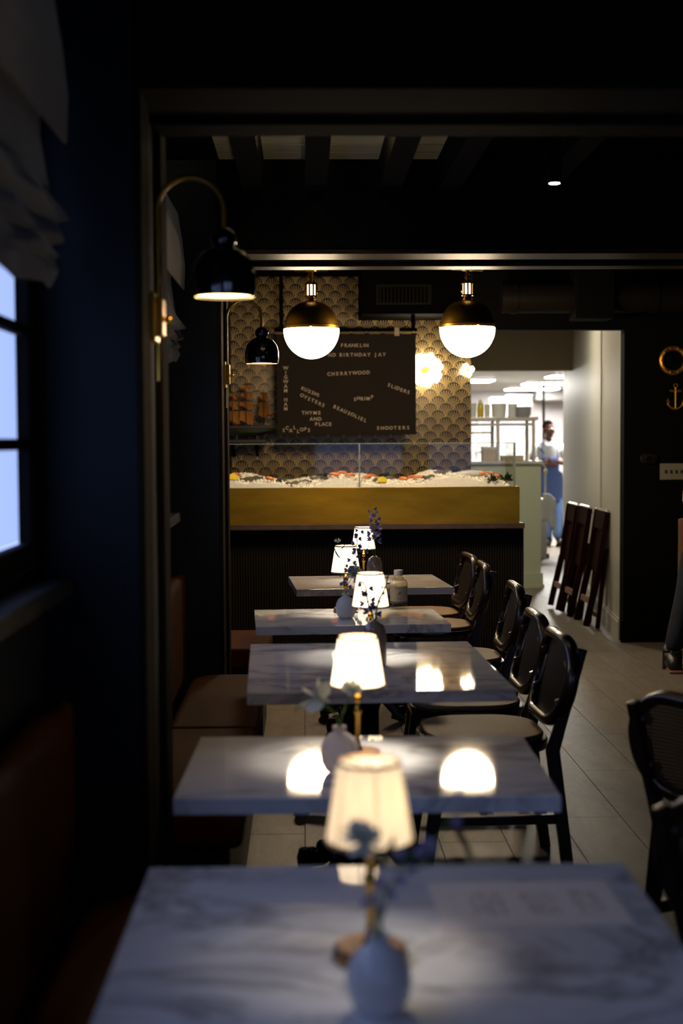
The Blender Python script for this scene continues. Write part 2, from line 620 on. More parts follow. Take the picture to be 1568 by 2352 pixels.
def thing(name, label, cat, loc=(0, 0, 0), rz=0.0, group=None):
    o = link(name, None, loc=loc, rot=(0, 0, rz))
    return tag(o, label, cat, group)


def struct(o):
    o['kind'] = 'structure'
    return o


def dup(o, loc=None, rz=None, label=None, parent=None):
    c = o.copy()
    COL.objects.link(c)
    if parent is not None:
        c.parent = parent
    if loc is not None:
        c.location = loc
    if rz is not None:
        c.rotation_euler = (0, 0, rz)
    if label:
        c['label'] = label
    for ch in list(o.children):
        dup(ch, parent=c)
    return c


def arc(c, r, a0, a1, n, ax='xz'):
    out = []
    for i in range(n + 1):
        a = a0 + (a1 - a0) * i / n
        p = [c[0], c[1], c[2]]
        p['xyz'.index(ax[0])] += r * math.cos(a)
        p['xyz'.index(ax[1])] += r * math.sin(a)
        out.append(tuple(p))
    return out


def rrect(w, h, r, n=6):
    pts = []
    for cx, cy, a0 in ((w / 2 - r, h / 2 - r, 0), (-w / 2 + r, h / 2 - r, PI / 2), (-w / 2 + r, -h / 2 + r, PI), (w / 2 - r, -h / 2 + r, 1.5 * PI)):
        for i in range(n + 1):
            a = a0 + PI / 2 * i / n
            pts.append((cx + r * math.cos(a), cy + r * math.sin(a)))
    return pts


# ------------------------------------------------------------------ evaluated meshes made early: letters, people
def skin_mesh(chains, sub=1):
    """chains: list of [(x,y,z,r), ...]; identical points are shared, so limbs grow from one surface"""
    pts, idx, edges = [], {}, []
    for ch in chains:
        last = None
        for p in ch:
            k = tuple(round(c, 4) for c in p[:3])
            if k not in idx:
                idx[k] = len(pts)
                pts.append(p)
            if last is not None:
                edges.append((last, idx[k]))
            last = idx[k]
    me = bpy.data.meshes.new('skeleton')
    me.from_pydata([p[:3] for p in pts], edges, [])
    o = bpy.data.objects.new('skeleton', me)
    COL.objects.link(o)
    md = o.modifiers.new('skin', 'SKIN')
    md.use_smooth_shade = True
    md.branch_smoothing = 0.3
    for i, p in enumerate(pts):
        sv = me.skin_vertices[0].data[i]
        r = p[3]
        sv.radius = r if isinstance(r, tuple) else (r, r)
        sv.use_root = (i == 0)
    sb = o.modifiers.new('sub', 'SUBSURF')
    sb.levels = sb.render_levels = sub
    dg = bpy.context.evaluated_depsgraph_get()
    out = bpy.data.meshes.new_from_object(o.evaluated_get(dg))
    bpy.data.objects.remove(o)
    return out


def fuse(meshes, voxel):
    """one continuous surface from overlapping closed meshes"""
    bm = bmesh.new()
    for me in meshes:
        bm.from_mesh(me)
    me = bpy.data.meshes.new('fused')
    bm.to_mesh(me)
    bm.free()
    o = bpy.data.objects.new('fused', me)
    COL.objects.link(o)
    rm = o.modifiers.new('remesh', 'REMESH')
    rm.mode = 'VOXEL'
    rm.voxel_size = voxel
    rm.use_smooth_shade = True
    sm = o.modifiers.new('smooth', 'SMOOTH')
    sm.iterations = 2
    sm.factor = 0.4
    dg = bpy.context.evaluated_depsgraph_get()
    out = bpy.data.meshes.new_from_object(o.evaluated_get(dg))
    bpy.data.objects.remove(o)
    return out


def hand_chains(w, d, side, curl):
    """palm and five fingers from wrist w along d; side = direction from little finger to thumb"""
    w, d, side = Vector(w), Vector(d).normalized(), Vector(side).normalized()
    n = d.cross(side).normalized() * curl
    out = []
    palm = w + d * 0.05
    out.append([(*w, 0.026), (*palm, (0.036, 0.02))])
    for i, L in enumerate((0.078, 0.088, 0.082, 0.062)):
        b = palm + side * (0.027 - 0.018 * i) + d * 0.02
        p1 = b + d * L * 0.45 + n * 0.008
        p2 = p1 + (d * 0.8 + n * 0.6) * L * 0.33
        p3 = p2 + (d * 0.45 + n * 0.9) * L * 0.28
        out.append([(*(w + d * 0.05 + side * (0.02 - 0.013 * i)), 0.012), (*b, 0.0095), (*p1, 0.0088), (*p2, 0.008), (*p3, 0.0068)])
    t0 = w + d * 0.028 + side * 0.024
    t1 = t0 + (side * 0.75 + d * 0.6) * 0.034
    t2 = t1 + (d * 0.9 + side * 0.25 + n * 0.3) * 0.03
    out.append([(*(w + d * 0.02), 0.018), (*t0, 0.0125), (*t1, 0.0105), (*t2, 0.0085)])
    return out


def head_mesh(c, yaw):
    mb = MB()
    mb.ball((0, 0.008, 0.02), (0.074, 0.094, 0.105), 20, 14)
    mb.ball((0, -0.028, -0.045), (0.056, 0.062, 0.072), 16, 10)
    mb.ball((0, -0.094, -0.008), (0.014, 0.020, 0.026), 10, 8)
    mb.ball((0, -0.088, -0.052), (0.026, 0.014, 0.012), 10, 8)
    mb.ball((0, -0.076, -0.094), (0.026, 0.024, 0.018), 10, 8)
    for s in (-1, 1):
        mb.ball((s * 0.077, 0.012, -0.004), (0.011, 0.022, 0.033), 10, 8)
        mb.ball((s * 0.032, -0.078, 0.024), (0.022, 0.014, 0.010), 10, 8)
        mb.ball((s * 0.04, -0.06, -0.03), (0.024, 0.028, 0.028), 10, 8)
    m = MB()
    m.add(mb.v, mb.f, Matrix.Translation(c) @ Matrix.Rotation(yaw, 4, 'Z'))
    return m.mesh('head')


PEOPLE = {}


def person_meshes(key, J, yaw, hands):
    torso = [(*J['pelvis'], (0.15, 0.115)), (*J['waist'], (0.14, 0.105)), (*J['chest'], (0.15, 0.10)), (*J['neck0'], (0.075, 0.065)), (*J['neck1'], 0.053), (*J['skull'], 0.05)]
    limbs = [torso]
    for s in 'lr':
        limbs.append([(*J['chest'], (0.15, 0.10)), (*J['sh_' + s], 0.062), (*J['el_' + s], 0.044), (*J['wr_' + s], 0.029)])
        limbs.append([(*J['pelvis'], (0.15, 0.115)), (*J['hip_' + s], 0.092), (*J['kn_' + s], 0.060), (*J['an_' + s], 0.042)])
        a = Vector(J['an_' + s])
        t = Vector(J['toe_' + s])
        limbs.append([(*a, 0.042), (*(a.lerp(t, 0.55) - Vector((0, 0, 0.012))), 0.024), (*t, 0.02)])
    ms = [skin_mesh(limbs, 1), head_mesh(J['head'], yaw)]
    for s in 'lr':
        w = Vector(J['wr_' + s])
        d = w - Vector(J['el_' + s])
        if hands[s][2] is not None:
            d = Vector(hands[s][2])
        ms.append(skin_mesh([hand_chains(w, d, hands[s][0], hands[s][1])[0]], 1))
        for ch in hand_chains(w, d, hands[s][0], hands[s][1])[1:]:
            ms.append(skin_mesh([ch], 1))
    body = fuse(ms, 0.0085)
    g = 0.014
    tsh = [[(*J['pelvis'], (0.155, 0.125)), (*J['waist'], (0.155, 0.12)), (*J['chest'], (0.192, 0.152)), (*(Vector(J['neck0']) + Vector((0, 0, 0.012))), (0.095, 0.09))]]
    for s in 'lr':
        sh, el, wr = Vector(J['sh_' + s]), Vector(J['el_' + s]), Vector(J['wr_' + s])
        ch = [(*J['chest'], (0.192, 0.152)), (*sh, 0.08), (*sh.lerp(el, 0.5), 0.068)]
        ch.append((*sh.lerp(el, J['sleeve']), 0.062))
        tsh.append(ch)
    shirt = skin_mesh(tsh, 1)
    tr = [[(*(Vector(J['pelvis']) + Vector((0, 0, 0.06))), (0.158, 0.127)), (*J['pelvis'], (0.165, 0.13))]]
    for s in 'lr':
        k, a = Vector(J['kn_' + s]), Vector(J['an_' + s])
        tr.append([(*J['pelvis'], (0.165, 0.13)), (*J['hip_' + s], 0.105), (*k, 0.078), (*(a + Vector((0, 0, -0.005))), 0.066)])
    trousers = skin_mesh(tr, 1)
    shoes = {}
    for s in 'lr':
        a, t = Vector(J['an_' + s]), Vector(J['toe_' + s])
        h = a - (t - a).normalized() * 0.035
        lo = Vector((0, 0, -0.038))
        shoes[s] = skin_mesh([[(*(h + lo), 0.062), (*(a.lerp(t, 0.5) + lo * 0.6), 0.060), (*(t + (t - a).normalized() * 0.03 + Vector((0, 0, -0.008))), 0.046)],
                              [(*(h + lo), 0.062), (*(a + Vector((0, 0, 0.045))), 0.068)]], 1)
    PEOPLE[key] = (body, shirt, trousers, shoes)


JK = dict(pelvis=(0.02, 0.03, 0.95), waist=(0.01, 0.0, 1.12), chest=(0, 0.0, 1.33), neck0=(0, 0.0, 1.475), neck1=(0.0, -0.015, 1.545), skull=(0.0, -0.02, 1.62),
          head=(0.0, -0.03, 1.665), sleeve=0.72,
          sh_l=(-0.185, 0.0, 1.425), el_l=(-0.25, -0.06, 1.17), wr_l=(-0.03, -0.20, 1.16),
          sh_r=(0.185, 0.0, 1.425), el_r=(0.27, -0.07, 1.17), wr_r=(0.04, -0.17, 1.22),
          hip_l=(-0.07, 0.02, 0.88), kn_l=(-0.03, -0.06, 0.50), an_l=(0.0, -0.05, 0.095), toe_l=(-0.04, -0.20, 0.055),
          hip_r=(0.11, 0.02, 0.88), kn_r=(0.13, -0.10, 0.50), an_r=(0.10, -0.18, 0.11), toe_r=(0.21, -0.27, 0.055))
person_meshes('cook', JK, 0.45, dict(l=((0, 0, 1), 1, None), r=((0, 0, 1), -1, (-1, -0.15, -0.1))))
JS = dict(pelvis=(0, 0, 0.95), waist=(0.03, 0.0, 1.12), chest=(0.10, 0.0, 1.33), neck0=(0.11, 0.0, 1.475), neck1=(0.12, -0.015, 1.545), skull=(0.12, -0.02, 1.62),
          head=(0.12, -0.03, 1.665), sleeve=0.97,
          sh_l=(-0.075, 0.0, 1.42), el_l=(-0.125, 0.05, 1.0), wr_l=(-0.02, -0.19, 0.98),
          sh_r=(0.28, 0.0, 1.425), el_r=(0.32, 0.06, 1.13), wr_r=(0.20, -0.16, 1.10),
          hip_l=(-0.09, 0, 0.88), kn_l=(-0.17, -0.03, 0.50), an_l=(-0.25, 0.02, 0.095), toe_l=(-0.29, -0.13, 0.055),
          hip_r=(0.09, 0, 0.88), kn_r=(0.10, -0.03, 0.50), an_r=(0.11, 0.02, 0.095), toe_r=(0.13, -0.13, 0.055))
person_meshes('server', JS, 0.0, dict(l=((0.3, 0, 1), 1, None), r=((-0.3, 0, 1), -1, None)))

# letter glyphs
GLYPH = {}
_tmp = []
for ch_ in sorted(set('FRANKLINDBIRTHDAYJAYCHERRYWOODSLIDERSKUSSHIOYSTERSSHRIMPBEAUSOLIELTHYMEPLACESCALLOPSSHOOTERSWIGWAMHAM')):
    cu = bpy.data.curves.new('glyph', 'FONT')
    cu.body = ch_
    cu.size = 1.0
    cu.align_x = 'CENTER'
    cu.extrude = 0.06
    cu.offset = 0.022
    cu.resolution_u = 3
    o_ = bpy.data.objects.new('glyph', cu)
    COL.objects.link(o_)
    _tmp.append((ch_, o_))
cu = bpy.data.curves.new('script_initial', 'FONT')
cu.body = 'F'
cu.shear = 0.6
cu.size = 1.0
cu.align_x = 'CENTER'
cu.extrude = 0.01
cu.resolution_u = 3
o_ = bpy.data.objects.new('glyph', cu)
COL.objects.link(o_)
_tmp.append(('script', o_))
dg_ = bpy.context.evaluated_depsgraph_get()
for ch_, o_ in _tmp:
    GLYPH[ch_] = bpy.data.meshes.new_from_object(o_.evaluated_get(dg_))
for ch_, o_ in _tmp:
    bpy.data.objects.remove(o_)

# ------------------------------------------------------------------ the room
XW = -0.585         # inner face of the window wall
PX = -0.358         # aisle face of the piers
XR = 4.3            # far right wall
Y0 = -2.4           # behind the camera
CEIL, CEIL_B = 2.66, 2.84
PIERS = ((3.16, 3.74), (6.15, 6.72))
BAYS = ((0.2, 3.16), (3.74, 6.15), (6.72, 9.1))
YB = 11.5           # wallpaper wall
XP = at(1081, 800, YB).x
YD = 10.1           # wall with the kitchen opening
XD = at(1432, 1100, YD).x

# floor: sub-base and loose planks along the aisle
fl = struct(part('floor', MB().box((-0.62, Y0, -0.06), (7.2, 26.0, -0.006)), 'grout', smooth=False))
PW, PL = 0.245, 1.22
x_off = atz(1312, 1740, 0).x % PW
far = MB()
count = 0
plank_cache = {}
i = 0
xx = x_off - 4 * PW
while xx < 7.2:
    yy = Y0 - (PL * ((i * 0.37) % 1.0))
    while yy < 26.0:
        a, b = max(yy, Y0), min(yy + PL, 26.0)
        lo, hi = max(xx, -0.62), min(xx + PW, 7.2)
        if b - a > 0.02 and hi - lo > 0.02:
            vis = -0.3 < xx < 3.4 and 3.2 < yy + PL / 2 < 14.5 and count < 298
            if vis and abs((b - a) - PL) < 1e-6 and abs(hi - lo - PW) < 1e-6:
                if 'p' not in plank_cache:
                    plank_cache['p'] = MB().box((-PW / 2 + 0.0012, -PL / 2 + 0.0012, -0.006), (PW / 2 - 0.0012, PL / 2 - 0.0012, 0)).mesh('plank', smooth=False, bevel=0.0006, seg=1)
                link('plank', plank_cache['p'], 'floor', fl, loc=((lo + hi) / 2, (a + b) / 2, 0))
                count += 1
            else:
                far.box((lo + 0.0012, a + 0.0012, -0.006), (hi - 0.0012, b - 0.0012, 0))
        yy += PL
    xx += PW
    i += 1
po = part('planks', far, 'floor', fl, smooth=False)
po['kind'] = 'stuff'

# window wall on the left, with three openings
wl = MB()
WIN = ((-2.2, 0.35), (0.55, 3.127), (4.0, 5.9), (7.0, 8.85))
WZ0, WZ1 = 1.20, 2.30
ys = [Y0]
for a, b in WIN:
    ys += [a, b]
ys.append(11.7)
for k in range(0, len(ys), 2):
    wl.box((XW - 0.03, ys[k], 0), (XW, ys[k + 1], CEIL_B))
for a, b in WIN:
    wl.box((XW - 0.03, a, 0), (XW, b, 0.78 if a < 0 else WZ0))
    wl.box((XW - 0.03, a, WZ1), (XW, b, CEIL_B))
struct(part('wall_left', wl, 'navy_paint', smooth=False))
for k, (a, b) in enumerate(WIN):
    w = struct(link('window_%d' % (k + 1), None))
    fr = MB()
    WZ0 = 0.78 if a < 0 else 1.20
    for y_ in (a, b - 0.06):
        fr.box((XW - 0.03, y_, WZ0), (XW - 0.002, y_ + 0.06, WZ1))
    fr.box((XW - 0.03, a + 0.06, WZ0), (XW - 0.002, b - 0.06, WZ0 + 0.05))
    fr.box((XW - 0.03, a + 0.06, WZ1 - 0.06), (XW - 0.002, b - 0.06, WZ1))
    part('frame', fr, 'black_paint', w, bevel=0.004, seg=1)
    part('sill', MB().box((XW, a - 0.06, WZ0 - 0.07), (XW + 0.07, b + 0.03, WZ0 - 0.03)), 'navy_paint', w, bevel=0.006)
    ca = MB()
    for y_ in (a - 0.03, b):
        ca.box((XW, y_, WZ0 - 0.03), (XW + 0.012, y_ + 0.03, WZ1 + 0.08))
    part('casing', ca, 'black_paint', w, bevel=0.004, seg=1)
    hz = [WZ0 + 0.05, 1.462, 1.705, 1.95, WZ1 - 0.06]
    nc = 5
    cw = (b - a - 0.12) / nc
    for z_ in hz[1:-1]:
        part('muntin', MB().box((XW - 0.028, a + 0.05, z_ - 0.012), (XW - 0.006, b - 0.05, z_ + 0.012)), 'black_paint', w, bevel=0.003, seg=1)
    for c_ in range(1, nc):
        y_ = a + 0.06 + cw * c_
        part('muntin', MB().box((XW - 0.029, y_ - 0.012, WZ0 + 0.04), (XW - 0.005, y_ + 0.012, WZ1 - 0.05)), 'black_paint', w, bevel=0.003, seg=1)
    for c_ in range(nc):
        for r_ in range(4):
            y_ = a + 0.06 + cw * c_
            part('pane', MB().box((XW - 0.020, y_ + 0.008, hz[r_] + 0.008), (XW - 0.016, y_ + cw - 0.008, hz[r_ + 1] - 0.008)), 'pane', w, smooth=False)
    portal(XW - 0.05, a, b, WZ0, WZ1)

# piers between the bays, with trim boards and a channel on the aisle face
for k, (a, b) in enumerate(PIERS):
    p = struct(link('trim_%d' % (k + 1), None))
    part('pier', MB().box((XW, a, 0), (PX - 0.012, b, CEIL)), 'navy_paint', p, smooth=False)
    for y0_, y1_ in ((a, a + 0.17), (b - 0.14, b)):
        part('board', MB().box((PX - 0.012, y0_ - 0.002, 0), (PX + 0.004, y1_ + 0.002, 2.25)), 'trim_wood', p, bevel=0.003, seg=1)
    # beam over the aisle, cased the same way
    bz = (2.235, 2.262)[k]
    part('beam', MB().box((PX - 0.012, a, bz + 0.02), (XR, b - 0.1 * (1 - k), CEIL)), 'black_paint', p, smooth=False)
    e = b - 0.1 * (1 - k)
    for y0_, y1_ in ((a - 0.008, a + 0.22 - 0.02 * k), (e - 0.13, e + 0.008)):
        part('board', MB().box((PX - 0.012, y0_, bz), (XR, y1_, bz + 0.022)), ('beam_wood', 'beam_gloss')[k], p, bevel=0.004, seg=1)

# ceilings
ce = struct(part('ceiling', MB().box((XW - 0.16, Y0, CEIL + 0.03), (XR + 0.1, 6.72, CEIL_B + 0.1)), 'black_paint', smooth=False))
for k in range(15):
    y_ = 3.76 + k * 0.16
    part('plank', MB().box((PX, y_ + 0.007, CEIL + 0.004), (0.62, y_ + 0.153, CEIL + 0.028)), 'ceil_plank', ce, bevel=0.003, seg=1)  # boards end where their light ends; black beyond stands in for shade
raft = MB().box((-0.045, 3.7, CEIL - 0.14), (0.045, 6.2, CEIL + 0.002)).mesh('rafter', smooth=False)
for xr in (-0.66, -0.21, 0.055, 0.37, 0.62, 1.02):
    if xr > -0.4:
        link('rafter', raft, 'black_paint', ce, loc=(xr, 0, 0))
struct(part('ceiling', MB().box((XW - 0.16, 6.72, CEIL_B), (XR + 0.1, 13.8, CEIL_B + 0.1)), 'black_paint', smooth=False))

# walls around
BW = ((0.1, 1.5), (1.8, 3.0))
wb = MB()
xs_ = [XW - 0.16] + [v for w in BW for v in w] + [XR + 0.1]
for k in range(0, len(xs_), 2):
    wb.box((xs_[k], Y0 - 0.1, 0), (xs_[k + 1], Y0, CEIL_B + 0.1))
for a, b in BW:
    wb.box((a, Y0 - 0.1, 0), (b, Y0, 0.9)).box((a, Y0 - 0.1, 2.0), (b, Y0, CEIL_B + 0.1))
struct(part('wall_back', wb, 'black_paint', smooth=False))
for k, (a, b) in enumerate(BW):
    w = struct(link('window_%d' % (k + 5), None))
    fr = MB()
    fr.box((a, Y0 - 0.08, 0.9), (a + 0.05, Y0 - 0.02, 2.0)).box((b - 0.05, Y0 - 0.08, 0.9), (b, Y0 - 0.02, 2.0))
    fr.box((a + 0.05, Y0 - 0.08, 0.9), (b - 0.05, Y0 - 0.02, 0.95)).box((a + 0.05, Y0 - 0.08, 1.95), (b - 0.05, Y0 - 0.02, 2.0))
    part('frame', fr, 'black_paint', w, smooth=False)
    part('pane', MB().box((a + 0.05, Y0 - 0.052, 0.95), (b - 0.05, Y0 - 0.048, 1.95)), 'pane', w, smooth=False)
    portal_y(Y0 - 0.11, a, b, 0.9, 2.0)
struct(part('wall_right', MB().box((XR, Y0, 0), (XR + 0.1, YD + 0.2, CEIL_B)), 'black_paint', smooth=False))
ww = part('wall_front', MB().box((XW - 0.1 - 0.5, 0, -1.47), (XP, 0.12, CEIL_B - 1.47)), 'wallpaper', loc=(0, YB, 1.47), smooth=False)
struct(ww)
tb = struct(part('trim_3', MB().box((XW, YB - 0.02, 2.77), (XP, YB, CEIL_B)), 'black_paint', smooth=False))
# wall with the opening to the kitchen passage
LZ = at(1300, 757, YD).z
XL = at(1085, 740, YD).x
wd = MB().box((XD, YD, 0), (XR + 0.1, YD + 0.12, CEIL_B))
wd.box((XL, YD, LZ), (XD, YD + 0.12, CEIL_B))
struct(part('wall_door', wd, 'black_paint', smooth=False))
struct(part('baseboard_right', MB().box((XD - 0.02, YD - 0.02, 0), (XR, YD, 0.16)), 'black_paint', bevel=0.006))
# passage: right wall in two lengths, left wall, ceiling, soffit
c0 = Vector((XD, YD + 0.0, 0))
c1 = atz(1380, 1424, 0)
c2 = atz(1292, 1280, 0)
pw = MB()


def wall_seg(mb, a, b, z0, z1, t):
    d = (b - a).normalized()
    nn = Vector((d.y, -d.x, 0)) * t
    v = [(a.x, a.y, z0), (b.x, b.y, z0), (b.x + nn.x, b.y + nn.y, z0), (a.x + nn.x, a.y + nn.y, z0)]
    v += [(p[0], p[1], z1) for p in v]
    mb.add(v, [(0, 3, 2, 1), (4, 5, 6, 7), (0, 1, 5, 4), (1, 2, 6, 5), (2, 3, 7, 6), (3, 0, 4, 7)])


wall_seg(pw, Vector((XD + 0.004, YD + 0.121, 0)), c1, 0, CEIL_B, 0.1)
wall_seg(pw, c1 - Vector((0.012, 0, 0)), c2, 0, CEIL_B, 0.1)
struct(part('wall_passage', pw, 'passage', smooth=False))
bb = MB()
for a, b in ((Vector((XD + 0.004, YD + 0.122, 0)), c1), (c1 - Vector((0.012, 0, 0)), c2)):
    off = Vector((-0.016, 0, 0))
    wall_seg(bb, a + off, b + off, 0, 0.13, 0.014)
    wall_seg(bb, a + off * 0.6, b + off * 0.6, 0.13, 0.15, 0.008)
struct(part('baseboard_passage', bb, 'passage', smooth=False))
struct(part('wall_passage_left', MB().box((XP - 0.12, YB + 0.12, 0), (XP, 15.4, CEIL_B)), 'passage', smooth=False))
SZ = at(1200, 851, 15.3).z
struct(part('trim_4', MB().box((XP, 15.3, SZ), (4.0, 15.45, CEIL_B)), 'taupe', smooth=False))
struct(part('ceiling', MB().box((XP - 0.1, 11.6, CEIL_B - 0.02), (4.2, 15.3, CEIL_B + 0.05)), 'taupe', smooth=False))
# kitchen room behind
KC = 2.32
struct(part('ceiling', MB().box((0.0, 15.46, KC), (7.2, 26.0, KC + 0.1)), 'kitchen_white', smooth=False))
struct(part('wall_kitchen_far', MB().box((0.0, 25.7, 0), (7.2, 25.8, KC)), 'kitchen_grey', smooth=False))
struct(part('wall_kitchen_left', MB().box((0.0, 15.4, 0), (0.1, 25.7, KC)), 'kitchen_white', smooth=False))
struct(part('wall_kitchen_right', MB().box((7.1, 15.4, 0), (7.2, 25.7, KC)), 'kitchen_white', smooth=False))
struct(part('wall_kitchen_near', MB().box((0.0, 15.4, 0), (XP, 15.45, KC)).box((c2.x + 0.2, c2.y - 0.1, 0), (7.2, c2.y, CEIL_B)), 'kitchen_white', smooth=False))

# ------------------------------------------------------------------ tables
TABLES = {}


def table(key, fl_, fr_, nl_, nr_, label):
    zt = 0.75
    A, B, C, D = [atz(p[0], p[1], zt) for p in (fl_, fr_, nl_, nr_)]
    w = ((B - A).length + (D - C).length) / 2
    d = ((A - C).length + (B - D).length) / 2
    c = (A + B + C + D) / 4
    ux = ((B - A) + (D - C)).normalized()
    rz = math.atan2(ux.y, ux.x)
    t = thing('marble_table', label, 'table', (c.x, c.y, 0), rz, 'marble tables along the banquette')
    part('tabletop', MB().box((-w / 2, -d / 2, zt - 0.034), (w / 2, d / 2, zt)), 'marble', t, bevel=0.0025, seg=2)
    part('pedestal_column', MB().lathe([(0.05, 0.14), (0.045, 0.2), (0.032, 0.24), (0.03, 0.6), (0.045, 0.66), (0.05, zt - 0.05)], 16), 'iron', t)
    part('top_bracket', MB().bar((-w * 0.36, 0, zt - 0.045), (w * 0.36, 0, zt - 0.045), 0.05, 0.02).bar((0, -d * 0.36, zt - 0.0445), (0, d * 0.36, zt - 0.0445), 0.05, 0.02, (0, 0, 1)), 'iron', t)
    for k in range(4):
        a = PI / 4 + k * PI / 2
        ca, sa = math.cos(a), math.sin(a)
        path = [(ca * r_, sa * r_, z_) for r_, z_ in ((0.03, 0.2), (0.09, 0.19), (0.16, 0.13), (0.21, 0.085), (0.26, 0.075), (0.3, 0.07))]
        m = MB().tube(path, [0.035, 0.034, 0.03, 0.026, 0.03, 0.022], 8)
        for q in range(4):
            r_ = 0.12 + q * 0.045
            m.ball((ca * r_, sa * r_, 0.19 - 0.033 * q), 0.022, 8, 6)
        m.lathe([(0.03, 0.0), (0.034, 0.012), (0.022, 0.03), (0.028, 0.07), (0.02, 0.1), (0.0, 0.105)], 10, (ca * 0.29, sa * 0.29, 0))
        part('foot', m, 'iron', t)
    TABLES[key] = (t, c, w, d, rz)
    return t


far_l, far_r = atz(340, 1993, 0.75), atz(1422, 1980, 0.75)
table('t5', (340, 1993), (1422, 1980), (196, 2388), (1722, 2366), 'nearest marble-topped table, with the printed menu sheet on it')
table('t4', (465, 1692), (1205, 1688), (392, 1835), (1282, 1828), 'second marble-topped table, under the brass and white vase with narcissus, reflecting the two globes')
table('t3', (592, 1480), (1090, 1472), (545, 1592), (1165, 1585), 'deep marble-topped table in the middle of the row, reflecting the fan wallpaper')
table('t2', (592, 1402), (1000, 1393), (578, 1438), (1025, 1435), 'marble-topped table carrying the water bottle')
table('t1', (675, 1325), (1005, 1318), (667, 1353), (1027, 1350), 'farthest marble-topped table, nearest the bar front')

# ------------------------------------------------------------------ benches in the bays
for (a, b), lab in zip(((-1.2, 3.14), (3.80, 6.08), (6.80, 7.50)),
                       ('rust leather banquette below the nearest window', 'rust leather banquette between the two piers', 'rust leather banquette beyond the second pier, beside the bar')):
    t = thing('banquette', lab, 'bench', (0, 0, 0), 0, 'leather banquettes in the window bays')
    part('base', MB().box((XW + 0.02, a + 0.02, 0), (-0.21, b - 0.02, 0.36)), 'bench_base', t, bevel=0.005, seg=1)
    n_ = max(1, round((b - a) / 1.15))
    for k in range(n_):
        y0_, y1_ = a + (b - a) * k / n_, a + (b - a) * (k + 1) / n_
        part('seat_cushion', MB().box((XW + 0.10, y0_ + 0.003, 0.36), (-0.175, y1_ - 0.003, 0.465)), 'leather', t, bevel=0.028, seg=4)
        part('backrest', MB().box((XW + 0.012, y0_ + 0.003, 0.44), (XW + 0.075, y1_ - 0.003, 0.905)), 'leather', t, bevel=0.04, seg=4)

